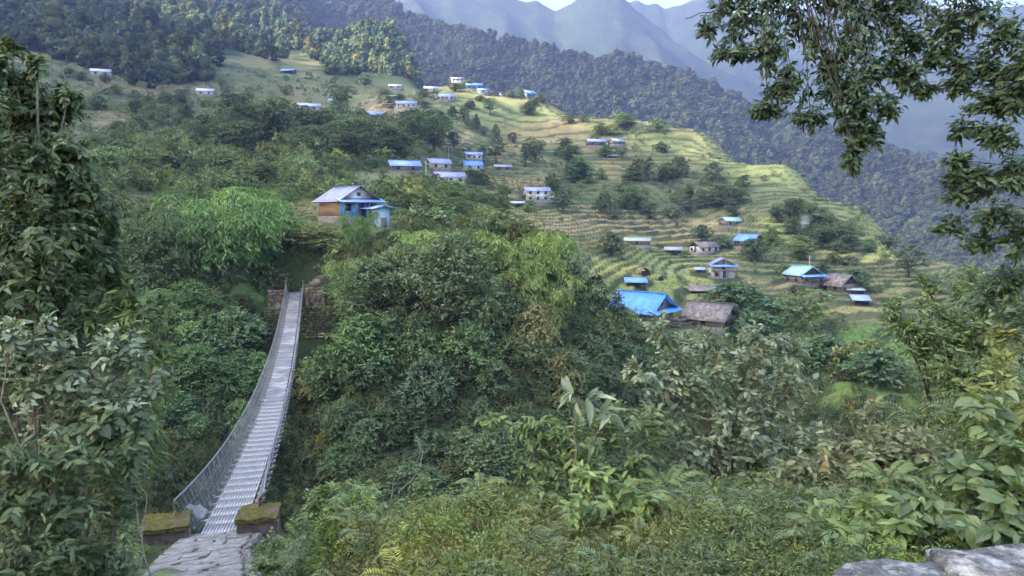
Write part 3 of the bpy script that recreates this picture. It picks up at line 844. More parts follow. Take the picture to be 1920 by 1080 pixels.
def build_path():
    r = random.Random(4)
    # bed of the path
    seg = []
    for a, b in zip(PATH[:-1], PATH[1:]):
        for k in range(6):
            seg.append(a + (b - a) * k / 6)
    seg = np.array(seg + [PATH[-1]])
    d = np.gradient(seg, axis=0)[:, :2]; d /= np.linalg.norm(d, axis=1, keepdims=True)
    side = np.stack([-d[:, 1], d[:, 0]], 1)
    V, Fq = [], []
    for k in range(len(seg)):
        for s in (-1.06, 1.06):
            V.append((seg[k, 0] + side[k, 0] * s, seg[k, 1] + side[k, 1] * s, seg[k, 2] - 0.06))
    for k in range(len(seg) - 1):
        Fq.append((2 * k, 2 * k + 1, 2 * k + 3, 2 * k + 2))
    bed = obj("path", mesh_np("path", np.array(V), np.array(Fq)[:, ::-1], surf_mat("path_earth", (0.16, 0.14, 0.11), (0.09, 0.08, 0.06), 8, 1.0, 0.6, 0.02)))
    tag(bed, "stone path leading down to the bridge", None, kind="structure")
    cum = np.concatenate([[0], np.cumsum(np.linalg.norm(np.diff(seg[:, :2], axis=0), axis=1))])
    def pt(s, o):
        i = min(len(seg) - 2, max(0, int(np.searchsorted(cum, s) - 1))); f = (s - cum[i]) / (cum[i + 1] - cum[i])
        p = seg[i] * (1 - f) + seg[i + 1] * f; w = side[i] * (1 - f) + side[i + 1] * f
        return Vector((p[0] + w[0] * o, p[1] + w[1] * o, p[2]))
    s = 0.02
    while s < cum[-1] - 2.0:
        dl = r.uniform(0.55, 0.95)
        cuts = [-1.0] + sorted(r.uniform(-0.55, 0.55) for _ in range(r.choice([1, 2, 2]))) + [1.0]
        for a, b in zip(cuts[:-1], cuts[1:]):
            if b - a < 0.22: continue
            g = 0.018
            j = lambda: r.uniform(-0.06, 0.06)
            dz = r.uniform(-0.012, 0.02)
            quad = [pt(s + g + j(), a + g), pt(s + g + j(), b - g), pt(s + dl - g + j(), b - g), pt(s + dl - g + j(), a + g)]
            quad = [q + Vector((0, 0, dz)) for q in quad]
            if (quad[1] - quad[0]).cross(quad[3] - quad[0]).z < 0: quad.reverse()
            obj("flagstone", stone_mesh("flagstone", quad, 0.09, M_STONE, r), bed)
        s += dl
    # rough kerb along the gorge side
    s = 0.5
    while s < 13:
        dl = r.uniform(0.28, 0.5)
        quad = [pt(s, 1.02), pt(s, 1.24), pt(s + dl - .03, 1.22), pt(s + dl - .03, 1.02)]
        quad = [q + Vector((r.uniform(-.03, .03), r.uniform(-.03, .03), r.uniform(-0.02, 0.05))) for q in quad]
        if (quad[1] - quad[0]).cross(quad[3] - quad[0]).z < 0: quad.reverse()
        for sd in (1,):
            obj("kerb_stone", stone_mesh("kerb_stone", quad, 0.3, M_STONE_L, r, 0.04, 0.03), bed)
        s += dl
build_path()

def build_bridge():
    e = (BF - BN); L = e.length; e.normalize(); rt = Vector((e.y, -e.x, 0)); up = Vector((0, 0, 1))
    root = empty("suspension_bridge", BN)
    tag(root, "narrow steel suspension footbridge with wire mesh sides crossing the gorge", "bridge")
    def c(s):
        t = s / L
        return e * s + up * (-4 * SAG * t * (1 - t))
    n = int(L)
    st = L / n
    hw = 0.575
    # deck: panels of long bars; the near bars are single pieces
    bar_me = MB().box((0, 0, 0), (0.066, st - 0.001, 0.035)).mesh("bar", M_STEEL)
    nb = 13
    for k in range(n):
        a, b = c(k * st), c((k + 1) * st)
        d = (b - a).normalized(); mid = (a + b) / 2
        u3 = rt.cross(d)
        rot = Matrix((rt, d, u3)).transposed()
        fr = MB()
        for q in (0.5,):
            fr.box(mid + d * (q - 0.5) * st - u3 * 0.045, (2 * hw, 0.04, 0.026), M=rot)
        if k < 23:
            pm = fr.build("deck_panel", M_STEEL_D, root)
            for i in range(nb):
                o = -hw + 0.03 + (2 * hw - 0.06) * i / (nb - 1)
                bo = obj("bar", bar_me, pm, loc=mid + rt * o, rot=rot.to_euler())
        else:
            fr2 = MB()
            for i in range(nb):
                o = -hw + 0.03 + (2 * hw - 0.06) * i / (nb - 1)
                fr2.box(mid + rt * o, (0.070, st - 0.001, 0.035), M=rot)
            pm = fr2.build("deck_panel", M_STEEL, root)
            fr.build("cross_strip", M_STEEL_D, pm)
    # cross beams with pale ends, hangers
    hx, hz = 0.92, 1.12
    def rail(s, sd):
        t = s / L
        w = (0.30 if t < 0.5 else 0.06) * (abs(2 * t - 1)) ** 6                     # cables splay out to the anchors
        return c(s) + rt * sd * (hx + w) + up * (hz - 0.05 * math.sin(math.pi * t))
    for k in range(n + 1):
        p = c(k * st)
        MB().box(p - up * 0.12, (1.78, 0.06, 0.08), rz=math.atan2(rt.y, rt.x)).build("crossbeam", M_STEEL_D, root)
        for sd in (-1, 1):
            if 0 < k < n:
                hg = MB().tube([p + rt * sd * 0.84 - up * 0.06, rail(k * st, sd)], 0.009, 4).build("hanger", M_STEEL, root)
                MB().box(p + rt * sd * 0.88 - up * 0.05, (0.07, 0.06, 0.06)).build("clamp", M_STEEL, hg)
    for sd in (-1, 1):
        pts = [rail(L * k / 80, sd) for k in range(81)]
        MB().tube(pts, 0.020, 6).build("handrail_cable", M_WIRE, root)
        pts = [c(L * k / 80) + rt * sd * 0.70 - up * 0.145 for k in range(81)]
        MB().tube(pts, 0.022, 6).build("main_cable", M_STEEL_D, root)
        # woven wire net: slanting wires both ways between deck edge and rail
        net = MB()
        m = int(L / 0.12)
        lo = lambda s: c(s) + rt * sd * 0.66 - up * 0.02
        for k in range(m - 1):
            s0 = k * L / m
            wob = 0.02 * math.sin(k * 1.7)
            for ds in (0.55, -0.55):
                s1 = s0 + ds
                if 0 <= s1 <= L:
                    net.tube([lo(s0), rail(s1, sd) + rt * wob * sd], 0.0032, 3, cap=False)
        for hgt in (0.33, 0.66):
            net.tube([lo(L * k / 60).lerp(rail(L * k / 60, sd), hgt) for k in range(61)], 0.006, 3)
        net.build("wire_net", M_WIRE, root)["kind"] = "stuff"
    # far end: steel posts on masonry, landing
    pe = c(L)
    for sd in (-1, 1):
        post = MB().box(pe + rt * sd * 0.98 + up * 0.35, (0.14, 0.14, 1.9)).build("far_post", M_RUST, root)
        MB().box(pe + rt * sd * 0.98 + up * 1.34, (0.42, 0.24, 0.08)).build("post_cap", M_RUST, post)
    # cables held back to the blocks at the near end
    for sd in (-1, 1):
        a = rail(0, sd); bk = BLOCKS[sd]
        tp = Vector(bk["top"]) - BN
        lowp = Vector(bk["foot"]) - BN
        MB().tube([a, a.lerp(tp, 0.6) + up * 0.02, tp], 0.020, 6).build("handrail_cable", M_WIRE, root)
        MB().tube([tp, tp.lerp(lowp, 0.5), lowp], 0.024, 6).build("stay_rod", M_RUST, root)
        cl = MB()
        for j in range(4):
            cl.box(a.lerp(tp, 0.55 + 0.13 * j) + up * 0.03, (0.07, 0.09, 0.09), rz=j)
        cl.box(tp, (0.12, 0.16, 0.10))
        cl.build("cable_clamp", M_RUST, root)
BLOCKS = {1: dict(c=(-7.42, 20.62), w=1.08, d=1.10, zt=-8.74, top=(-7.55, 21.05, -8.62), foot=(-7.62, 19.7, -9.55)),
          -1: dict(c=(-10.02, 20.35), w=1.25, d=1.15, zt=-8.92, top=(-10.0, 21.0, -8.79), foot=(-9.95, 19.45, -9.62))}
def anchor_block(bk, label, rz, seed):
    r = np.random.default_rng(seed)
    root = empty("anchor_block", (bk["c"][0], bk["c"][1], bk["zt"] - 1.15), rz)
    tag(root, label, "block", "anchor blocks at the near end of the bridge")
    def slab(w, d, z0, z1, over, n=7, am=0.02):
        """lumpy box: a subdivided block with uneven faces"""
        xs, ys, zs = np.linspace(-w / 2, w / 2, n), np.linspace(-d / 2, d / 2, n), np.linspace(z0, z1, 5)
        V, F = [], []
        def face(P):
            k = len(V); a, b = P.shape[:2]
            V.extend(P.reshape(-1, 3).tolist())
            for i in range(a - 1):
                for j in range(b - 1):
                    F.append((k + i * b + j, k + (i + 1) * b + j, k + (i + 1) * b + j + 1, k + i * b + j + 1))
        A, B = np.meshgrid(xs, ys, indexing='ij')
        face(np.stack([A, B, np.full_like(A, z1)], -1))
        A, C = np.meshgrid(xs, zs, indexing='ij')
        face(np.stack([A, np.full_like(A, -d / 2), C], -1)[:, ::-1][:, ::-1]); face(np.stack([A, np.full_like(A, d / 2), C], -1)[::-1])
        A, C = np.meshgrid(ys, zs, indexing='ij')
        face(np.stack([np.full_like(A, -w / 2), A, C], -1)[::-1]); face(np.stack([np.full_like(A, w / 2), A, C], -1))
        V = np.array(V)
        nn = np.stack([fbm(V[:, 0] * 3 + V[:, 2] * 2, V[:, 1] * 3 + seed, seed + q, 3) for q in (1, 2, 3)], 1)
        return V + nn * am, np.array(F)
    V, F = slab(bk["w"], bk["d"], -0.4, 1.06, 0, n=12, am=0.06)
    obj("body", mesh_np("body", V, F, M_CONC, False), root)
    V, F = slab(bk["w"] + 0.06, bk["d"] + 0.06, 1.03, 1.16, 0, n=16, am=0.075)
    obj("moss_cap", mesh_np("moss_cap", V, F, M_MOSS, True), root)
    MB().box((bk["w"] / 2 + 0.03, -bk["d"] / 2 + 0.12, 0.52), (0.07, 0.12, 1.0)).build("edge_channel", M_RUST, root)
anchor_block(BLOCKS[1], "yellow mossy anchor block beside the path, on the gorge side of the bridge end", RAD(10), 5)
anchor_block(BLOCKS[-1], "brown anchor block with half bare top, beside the white sheet at the bridge end", RAD(17), 9)
build_bridge()

# pale sheet caught in the mesh just behind the block
def build_sheet():
    root = BN + Vector((-0.98, 0.9, 0))
    n, m = 9, 8
    V = []
    for i in range(n):
        for j in range(m):
            u, v = i / (n - 1), j / (m - 1)
            V.append((-0.10 - 0.35 * v + 0.05 * math.sin(5 * u + 3 * v), 1.15 * u - 0.25 * v, -0.12 + 1.0 * v * (1 - 0.55 * u) + 0.05 * math.sin(9 * u + 4 * v)))
    idx = np.arange(n * m).reshape(n, m)
    Fq = np.stack([idx[:-1, :-1], idx[1:, :-1], idx[1:, 1:], idx[:-1, 1:]], -1).reshape(-1, 4)
    o = obj("sheet", mesh_np("sheet", np.array(V), Fq, M_SHEET, True), loc=root)
    md = o.modifiers.new("thick", 'SOLIDIFY'); md.thickness = 0.006
    o.scale = (0.8, 0.8, 0.62)
    tag(o, "crumpled white sheet leaning on the bridge mesh", "sheet")
build_sheet()

# far landing: masonry on both sides, steps up the bank
def far_landing():
    e = (BF - BN).normalized(); rt = Vector((e.y, -e.x, 0)); r = random.Random(8)
    yaw = math.atan2(rt.y, rt.x)
    def wall(label, o0, o1, z0, z1, dep, mat):
        root = empty("stone_wall", BF + rt * (o0 + o1) / 2 + Vector((0, 0, z0)))
        tag(root, label, "wall")
        z = 0
        while z < z1 - z0 - 0.05:
            h = r.uniform(0.22, 0.36); x = o0
            while x < o1 - 0.1:
                w = min(r.uniform(0.35, 0.8), o1 - x)
                p = rt * (x + w / 2 - (o0 + o1) / 2) + e * (dep + r.uniform(-.05, .05)) + Vector((0, 0, z + h / 2))
                MB().box(p, (w - 0.03, 0.7, h - 0.03), rz=yaw, jit=0.03).build("stone", mat, root)
                x += w
            z += h
    wall("brown stone masonry beside the far bridge post, uphill side", 1.15, 3.4, -1.7, 0.6, -0.35, M_BROWNSTONE)
    wall("brown stone masonry beside the far bridge post, below the bamboo", -2.9, -1.15, -1.7, 0.4, -0.35, M_BROWNSTONE)
    M_MW = surf_mat("mossy_wall", (0.10, 0.105, 0.045), (0.055, 0.055, 0.035), 3, 1.0, 0.6, 0.04, c3=(0.14, 0.14, 0.045), scale3=1.0)
    wall("mossy retaining wall under the far end of the bridge", -3.4, 3.9, -5.2, -1.5, -1.3, M_MW)
    st = empty("stone_steps", BF + rt * 1.3 + e * 1.6)
    tag(st, "stone steps climbing the bank behind the far end of the bridge", "steps")
    for k in range(7):
        MB().box(rt * (0.35 * k) + e * (0.42 * k) + Vector((0, 0, 0.08 + 0.22 * k)), (1.5, 0.6, 0.4), rz=yaw, jit=0.03).build("step", M_BROWNSTONE, st)
    ld = MB().box(BF + e * 0.75 + Vector((0, 0, -0.30)), (2.2, 1.5, 0.5), rz=yaw, jit=0.02)
    tag(ld.build("landing_slab", M_STONE), "grey stone slab at the far end of the bridge deck", "slab")
far_landing()

# low wall of laid stones at the viewer's feet
def near_wall():
    root = empty("stone_wall", (1.9, 2.45, -1.75)); r = random.Random(21)
    tag(root, "low wall of lichen spotted grey stones at the edge of the path", "wall")
    xs = [(0.98, 1.47, -1.185), (1.49, 2.35, -1.155), (2.37, 3.1, -1.17), (3.12, 3.9, -1.18)]
    for i, (a, b, zt) in enumerate(xs):
        y0, y1 = 1.92 - 0.03 * i, 2.50 + 0.015 * i
        if i == 0: y1 = 2.47
        quad = [Vector((a, y0, zt)), Vector((b, y0, zt)), Vector((b, y1, zt - 0.02)), Vector((a, y1 - (0.12 if i == 0 else 0), zt - 0.03))]
        quad = [q - root.location for q in quad]
        obj("stone", stone_mesh("stone", quad, 0.19, M_STONE_L, r, 0.025, 0.018), root)
    x = 0.9
    while x < 3.9:
        w = r.uniform(0.35, 0.6)
        MB().box(Vector((x + w / 2, 2.2, -1.60)) - root.location, (w - 0.02, 0.5, 0.44), jit=0.015).build("stone", M_STONE_L, root)
        x += w
near_wall()

def moss_bank():
    n = 14; V, F = [], []
    for i in range(n):
        for j in range(n):
            x, y = -6.75 + 1.5 * i / (n - 1), 20.0 + 1.5 * j / (n - 1)
            V.append((x, y, land1(x, y) + 0.16 - 0.9 * ((i / (n - 1) - .5) ** 2 + (j / (n - 1) - .5) ** 2) + 0.04 * math.sin(i * 2.1) * math.cos(j * 1.7)))
    idx = np.arange(n * n).reshape(n, n)
    Fq = np.stack([idx[:-1, :-1], idx[1:, :-1], idx[1:, 1:], idx[:-1, 1:]], -1).reshape(-1, 4)
    o = obj("moss", mesh_np("moss", np.array(V), Fq, surf_mat("bright_moss", (0.20, 0.19, 0.03), (0.11, 0.13, 0.03), 7, 1.0, 0.9, 0.04, spec=0.05), True))
    tag(o, "yellow moss on the ground beside the gorge side anchor block", None, kind="stuff")
moss_bank()
# ------------------------------------------------------------------ houses of the village
def roof_mat(name, c1, c2, rough=0.45, metal=0.0, rust=None):
    """corrugated sheets: each sheet slightly different, ribs down the slope, stains"""
    m = surf_mat(name, c1, c2, 1.2, rough, 0.0, 0.01, metal=metal, spec=0.4, c3=rust or tuple(0.6 * a + 0.05 for a in c1), scale3=0.7, stretch=(0.6, 3, 0.6))
    nt = m.node_tree; b = nt.nodes["Principled BSDF"]
    tc = N(nt, "ShaderNodeTexCoord"); sx = N(nt, "ShaderNodeSeparateXYZ"); nt.links.new(tc.outputs["Object"], sx.inputs[0])
    def mth(op, a, v):
        n = N(nt, "ShaderNodeMath", operation=op); nt.links.new(a, n.inputs[0]); n.inputs[1].default_value = v; return n.outputs[0]
    fl = N(nt, "ShaderNodeMath", operation='FLOOR'); nt.links.new(mth('MULTIPLY', sx.outputs[1], 1.25), fl.inputs[0])
    wn_ = N(nt, "ShaderNodeTexWhiteNoise", noise_dimensions='1D'); nt.links.new(fl.outputs[0], wn_.inputs["W"])
    src = b.inputs["Base Color"].links[0].from_socket
    nt.links.new(mixc(nt, mth('MULTIPLY', wn_.outputs[0], 0.42), src, tuple(0.55 * (a + 0.12) for a in c2)), b.inputs["Base Color"])
    w = N(nt, "ShaderNodeMath", operation='SINE'); nt.links.new(mth('MULTIPLY', sx.outputs[1], 42.0), w.inputs[0])
    bump(nt, b, w.outputs[0], 0.5, 0.03)
    return m
RM = dict(
 blue=roof_mat("roof_blue", (0.10, 0.27, 0.66), (0.16, 0.33, 0.68)),
 paleblue=roof_mat("roof_pale_blue", (0.29, 0.40, 0.70), (0.20, 0.31, 0.62)),
 lilac=roof_mat("roof_faded", (0.30, 0.335, 0.53), (0.22, 0.24, 0.39), rust=(0.26, 0.22, 0.22)),
 grey=roof_mat("roof_grey", (0.34, 0.34, 0.36), (0.22, 0.22, 0.23), rust=(0.26, 0.22, 0.19)),
 brown=surf_mat("roof_brown", (0.17, 0.145, 0.13), (0.09, 0.075, 0.068), 2, 0.95, 0.5, 0.03, c3=(0.24, 0.21, 0.19), scale3=0.8),
 teal=roof_mat("roof_teal", (0.24, 0.46, 0.46), (0.30, 0.50, 0.46)),
 palegreen=roof_mat("roof_pale_green", (0.36, 0.45, 0.37), (0.28, 0.36, 0.30)),
 white=roof_mat("roof_white", (0.50, 0.54, 0.64), (0.38, 0.42, 0.52)),
 tarp=surf_mat("blue_tarpaulin", (0.06, 0.23, 0.58), (0.10, 0.30, 0.64), 1.1, 0.5, 0.8, 0.12, spec=0.4, c3=(0.12, 0.26, 0.48), scale3=0.8),
)
WM = dict(
 white=surf_mat("whitewash", (0.60, 0.61, 0.60), (0.44, 0.44, 0.43), 0.9, 0.9, 0.2, 0.01, c3=(0.36, 0.33, 0.29), scale3=0.35),
 cream=surf_mat("cream_plaster", (0.46, 0.42, 0.33), (0.34, 0.30, 0.24), 0.9, 0.9, 0.2, 0.01),
 stone=surf_mat("rubble_wall", (0.20, 0.185, 0.165), (0.10, 0.092, 0.083), 2.4, 0.95, 0.8, 0.05),
 mat=surf_mat("woven_bamboo", (0.36, 0.25, 0.15), (0.22, 0.145, 0.09), 5, 0.9, 0.6, 0.03, stretch=(1, 1, 2.5)),
 blue=surf_mat("blue_boards", (0.055, 0.20, 0.42), (0.10, 0.30, 0.55), 1.6, 0.6, 0.2, 0.01, stretch=(5, 5, .4)),
 darkblue=surf_mat("dark_blue_boards", (0.03, 0.055, 0.14), (0.06, 0.09, 0.20), 1.6, 0.7, 0.2, 0.01),
 wood=surf_mat("grey_boards", (0.20, 0.165, 0.13), (0.10, 0.08, 0.064), 2, 0.9, 0.4, 0.02, stretch=(4, 4, .4)),
 dark=surf_mat("dark_opening", (0.018, 0.016, 0.015), (0.03, 0.027, 0.025), 1, 0.9, 0, 0),
 paleblue=surf_mat("pale_blue_sheet", (0.40, 0.52, 0.60), (0.28, 0.42, 0.56), 1.3, 0.5, 0.2, 0.01, stretch=(6, 6, .3)),
)
M_GLASS, nt_, b_ = nmat("window_glass")
b_.inputs["Base Color"].default_value = (0.03, 0.035, 0.04, 1); b_.inputs["Roughness"].default_value = 0.15; b_.inputs["Specular IOR Level"].default_value = 0.6

def house(px, py, label, w=5, l=7, hw=2.3, hr=1.5, yaw=0, wall='white', roof='lilac', side=None, pent=None, over=0.5, win=1, swin=2, door=True,
          storey=False, base=True, sheets=False, gable=None, posts=False, pos=None, name="house", cat="house", group=None, ymin=70, ymax=1250, sink=0.0, open_front=False):
    g = Vector(pos) if pos is not None else ground_hit(px, py, ymin, ymax)
    root = empty(name, (g.x, g.y, g.z - sink), RAD(yaw))
    tag(root, label, cat, group)
    W, Lh = w / 2, l / 2
    H = hw * (1.85 if storey else 1.0)
    wm, sm = WM[wall], WM[side or wall]
    t = 0.15
    if base:
        MB().box((0, 0, -1.1), (w + 0.3, l + 0.3, 2.5)).build("plinth", WM['stone'], root)
    z0 = 0.15
    # walls: front, back, two sides
    if not open_front:
        MB().box((0, -Lh + t / 2, z0 + (H - z0) / 2), (w, t, H - z0)).build("wall", wm, root)
    MB().box((0, Lh - t / 2, z0 + (H - z0) / 2), (w, t, H - z0)).build("wall", wm, root)
    for s in (-1, 1):
        MB().box((s * (W - t / 2), 0, z0 + (H - z0) / 2), (t, l - 2 * t - 0.01, H - z0)).build("wall", sm, root)
    gm = WM[gable] if gable else wm
    for s in (-1, 1):
        y = s * (Lh - t / 2)
        gp = MB().prism([(-W, y - t / 2, H + .005), (W, y - t / 2, H + .005), (0, y - t / 2, H + hr - 0.02)], (0, t, 0)).build("gable", gm, root)
        if s < 0 and win and w > 4:
            MB().box((0, -Lh - 0.02, H + hr * 0.38), (0.55, 0.06, 0.5)).build("vent", M_GLASS, gp)
    # roof
    rm = RM[roof]
    rise = hr / W
    ox = W + over
    for s in (-1, 1):
        q = [(0, -Lh - over, H + hr + 0.06), (0, Lh + over, H + hr + 0.06), (s * ox, Lh + over, H - over * rise + 0.06), (s * ox, -Lh - over, H - over * rise + 0.06)]
        if s > 0: q = q[::-1]
        if (Vector(q[1]) - Vector(q[0])).cross(Vector(q[3]) - Vector(q[0])).z < 0: q = q[::-1]
        if sheets:
            n = int((l + 2 * over) / 0.8)
            rp = MB().slab([tuple(Vector(p) - Vector((0, 0, 0.05))) for p in q], 0.04).build("roof", M_BARK, root)
            for k in range(n):
                y0 = -Lh - over + (l + 2 * over) * k / n; y1 = y0 + (l + 2 * over) / n - 0.012
                dz = random.uniform(0, 0.012)
                qq = [(0.01 * s, y0, H + hr + 0.065 + dz), (0.01 * s, y1, H + hr + 0.065 + dz), (s * (ox + 0.03), y1, H - over * rise + 0.07 + dz), (s * (ox + 0.03), y0, H - over * rise + 0.07 + dz)]
                if (Vector(qq[1]) - Vector(qq[0])).cross(Vector(qq[3]) - Vector(qq[0])).z < 0: qq = qq[::-1]
                MB().slab(qq, 0.02).build("roof_sheet", rm, rp)
        else:
            MB().slab(q, 0.07).build("roof", rm, root)
    MB().box((0, 0, H + hr + 0.085), (0.34, l + 2 * over + 0.02, 0.05)).build("ridge_cap", rm, root)
    # pent roof over the front
    if pent:
        d = 1.5
        q = [(-ox, -Lh - d, H - 0.42), (ox, -Lh - d, H - 0.42), (ox * 0.97, -Lh + 0.0 - 0.01, H + 0.10), (-ox * 0.97, -Lh - 0.01, H + 0.10)]
        MB().slab(q, 0.05).build("pent_roof", RM[pent], root)
        for x in (-W, -W / 3, W / 3, W):
            MB().box((x, -Lh - d + 0.25, (H - 0.45) / 2), (0.13, 0.13, H - 0.45 - 0.1)).build("post", M_TWIG, root)
    def window(c, nrm, ww=0.75, hh=0.85):
        ax = abs(nrm[0]) > 0.5
        sz = (0.09, ww + 0.2, hh + 0.2) if ax else (ww + 0.2, 0.09, hh + 0.2)
        fr = MB().box((c[0] + nrm[0] * 0.03, c[1] + nrm[1] * 0.03, c[2]), sz).build("window", M_TWIG if wall in ('white', 'cream') else WM['wood'], root)
        sz = (0.04, ww, hh) if ax else (ww, 0.04, hh)
        MB().box((c[0] + nrm[0] * 0.062, c[1] + nrm[1] * 0.062, c[2]), sz).build("pane", M_GLASS, fr)
    lev = [0.5 * hw] + ([1.42 * hw] if storey else [])
    for li, zc in enumerate(lev):
        if not open_front:
            for k in range(win):
                x = -W + w * (k + 1) / (win + 1)
                if li == 0 and door: x = -W + w * 0.24 if win == 1 else (-W + w * (0.2 + 0.6 * k))
                window((x, -Lh, zc + 0.1), (0, -1))
        for s in (-1, 1):
            for k in range(swin):
                window((s * W, -Lh + l * (k + 0.5) / swin, zc + 0.1), (s, 0))
    if door and not open_front:
        dr = MB().box((W * 0.12, -Lh - 0.03, 0.15 + 0.9), (0.85, 0.08, 1.8)).build("door", WM['darkblue'] if wall in ('white', 'blue') else WM['wood'], root)
        MB().box((W * 0.12 + 0.3, -Lh - 0.085, 1.0), (0.06, 0.04, 0.12)).build("handle", M_RUST, dr)
    if storey:
        MB().box((0, -Lh - 0.45, hw + 0.1), (w + 0.2, 0.9, 0.1)).build("balcony", WM['wood'], root)
        rl = MB()
        for k in range(9):
            rl.box((-W + w * k / 8, -Lh - 0.86, hw + 0.5), (0.05, 0.05, 0.75))
        rl.box((0, -Lh - 0.86, hw + 0.92), (w + 0.1, 0.08, 0.07))
        rl.build("railing", WM['wood'], root)
    return root

def shed(px, py, label, w=3, l=3, h=1.5, yaw=0, roof='blue', wall='wood', slope=0.35, pos=None, ymin=70, ymax=1250, gabled=False, cat="shed"):
    g = Vector(pos) if pos is not None else ground_hit(px, py, ymin, ymax)
    root = empty("shed", g, RAD(yaw - 180)); tag(root, label, cat)
    W, Lh = w / 2, l / 2
    for sx in (-1, 1):
        for sy in (-1, 1):
            hh = h + (slope * w / 2) * (-sx if not gabled else -1) 
            MB().box((sx * (W - .1), sy * (Lh - .1), hh / 2 - 0.5), (0.13, 0.13, hh + 1.0)).build("post", M_BARK, root)
    MB().box((0, Lh - 0.12, h * 0.38), (w - 0.3, 0.08, h * 0.75)).build("wall", WM[wall], root)
    MB().box((-W + 0.12, -0.1, h * 0.38), (0.08, l - 0.35, h * 0.75)).build("wall", WM[wall], root)
    MB().box((0.1, -Lh + 0.12, h * 0.25), (w - 0.5, 0.08, h * 0.5)).build("wall", WM[wall], root)
    o = 0.3
    if gabled:
        for s in (-1, 1):
            q = [(0, -Lh - o, h + slope * W), (0, Lh + o, h + slope * W), (s * (W + o), Lh + o, h - slope * o), (s * (W + o), -Lh - o, h - slope * o)]
            if (Vector(q[1]) - Vector(q[0])).cross(Vector(q[3]) - Vector(q[0])).z < 0: q = q[::-1]
            MB().slab(q, 0.06).build("roof", RM[roof], root)
    else:
        q = [(W + o, -Lh - o, h - slope * (W + o)), (W + o, Lh + o, h - slope * (W + o)), (-W - o, Lh + o, h + slope * (W + o)), (-W - o, -Lh - o, h + slope * (W + o))]
        MB().slab(q, 0.06).build("roof", RM[roof], root)
    return root

# -- large house above the bridge
h1 = house(640, 414, "brown and blue house with faded gable roof above the far end of the bridge", w=5.6, l=6.6, hw=2.5, hr=1.75, yaw=40, wall='blue', side='mat', gable='white',
      roof='lilac', pent='paleblue', over=0.75, win=2, swin=0, sheets=True, pos=(at(648, 408, 103).x, 104.5, zpy(407, 103)))
g = Vector(h1.location)
an = house(0, 0, "pale blue lean-to shed beside the brown house above the bridge", w=2.3, l=2.4, hw=3.3, hr=0.25, yaw=40, wall='paleblue', roof='paleblue', over=0.9, win=0, swin=0, door=True,
      pos=(at(710, 441, 102).x, 102.0, zpy(434, 102)), name="shed", cat="shed", base=False)
# -- house under the blue tarpaulin and the brown one beside it
house(0, 0, "house under a bright blue tarpaulin roof on the edge of the gorge", w=6.2, l=6.4, hw=1.7, hr=2.1, yaw=50, wall='stone', roof='tarp', gable='wood', pent='tarp', over=0.8, win=1, swin=1,
      pos=(at(1203, 596, 104).x, 104, zpy(597, 104)))
house(0, 0, "low house with a bare brown roof between the blue tarpaulin house and round trees", w=5.2, l=5.6, hw=1.5, hr=1.8, yaw=52, wall='wood', roof='brown', gable='dark', over=0.7, win=1, swin=1,
      pos=tuple(ground_hit(1332, 612, 80) + Vector((0, 0, 0.2))))
def timber_heap():
    g = ground_hit(1258, 612, 80); root = empty("timber_heap", g); tag(root, "heap of old planks and poles below the tarpaulin house", "timber"); r = random.Random(3)
    for k in range(16):
        a = r.uniform(-0.5, 0.5); M = Euler((r.uniform(-.1, .1), r.uniform(-.25, .25), a)).to_matrix()
        MB().box((r.uniform(-1.4, 1.4), r.uniform(-0.8, 0.8), 0.15 + 0.09 * k * 0.7), (r.uniform(2.0, 4.2), r.uniform(0.12, 0.25), 0.07), M=M).build("plank", WM['wood'] if k % 3 else RM['brown'], root)
timber_heap()
# -- houses among the fields
house(1353, 521, "two-storey house with blue porch band and white ground floor in the fields", w=5.8, l=5, hw=1.9, hr=1.5, yaw=-8, wall='white', side='white', roof='lilac', pent='blue', storey=True, gable='wood', over=0.5)
house(1505, 530, "house with a teal roof, blue front awning and grey stone walls", w=6.6, l=5.5, hw=2.2, hr=1.9, yaw=22, wall='stone', roof='teal', pent='blue', gable='dark', over=0.5)
house(1574, 547, "weathered grey farmhouse with sagging brown roof and open dark undercroft", w=6.2, l=5.2, hw=2.0, hr=2.2, yaw=28, wall='wood', roof='brown', gable='dark', over=0.7)
house(1320, 474, "long low house with a brown roof and white wall behind the two-storey house", w=5, l=8, hw=1.9, hr=1.6, yaw=-62, wall='white', roof='brown', gable='dark', swin=3)
house(1404, 463, "house with a blue roof half hidden by a dark round tree", w=6, l=7, hw=2.2, hr=1.8, yaw=35, wall='stone', roof='blue', over=0.6)
house(1368, 424, "small house with a teal roof above the village trees", w=5, l=6.5, hw=2.0, hr=1.3, yaw=-70, wall='stone', roof='teal')
house(1196, 461, "open barn with pale green roof beside a round tree in the field", w=5, l=7, hw=1.5, hr=0.8, yaw=75, wall='wood', roof='palegreen', swin=1)
shed(1262, 476, "small grey roofed shed among the maize rows", 4, 5, 1.3, 80, 'grey', gabled=True, slope=0.4)
shed(1192, 536, "low shelter with a blue plastic roof in the rice terraces", 2.6, 3.6, 1.1, 84, 'blue', slope=0.2)
shed(1312, 510, "tiny blue roofed shelter next to the two-storey house", 2, 2.4, 0.9, 80, 'paleblue', slope=0.2)
shed(1613, 571, "small blue roofed goat pen at the edge of the ploughed plot", 2.6, 3.4, 1.4, 80, 'paleblue', slope=0.3)
shed(1602, 551, "white roofed woodshed against the weathered farmhouse", 2.2, 3.6, 1.2, 84, 'white', slope=0.15)
shed(1319, 550, "grey shingle roofed shed above the round trees", 3, 5, 1.0, 80, 'brown', slope=0.2)
shed(968, 388, "small white roofed shed below the blue walled house", 3, 4.2, 1.2, 85, 'white', slope=0.15)
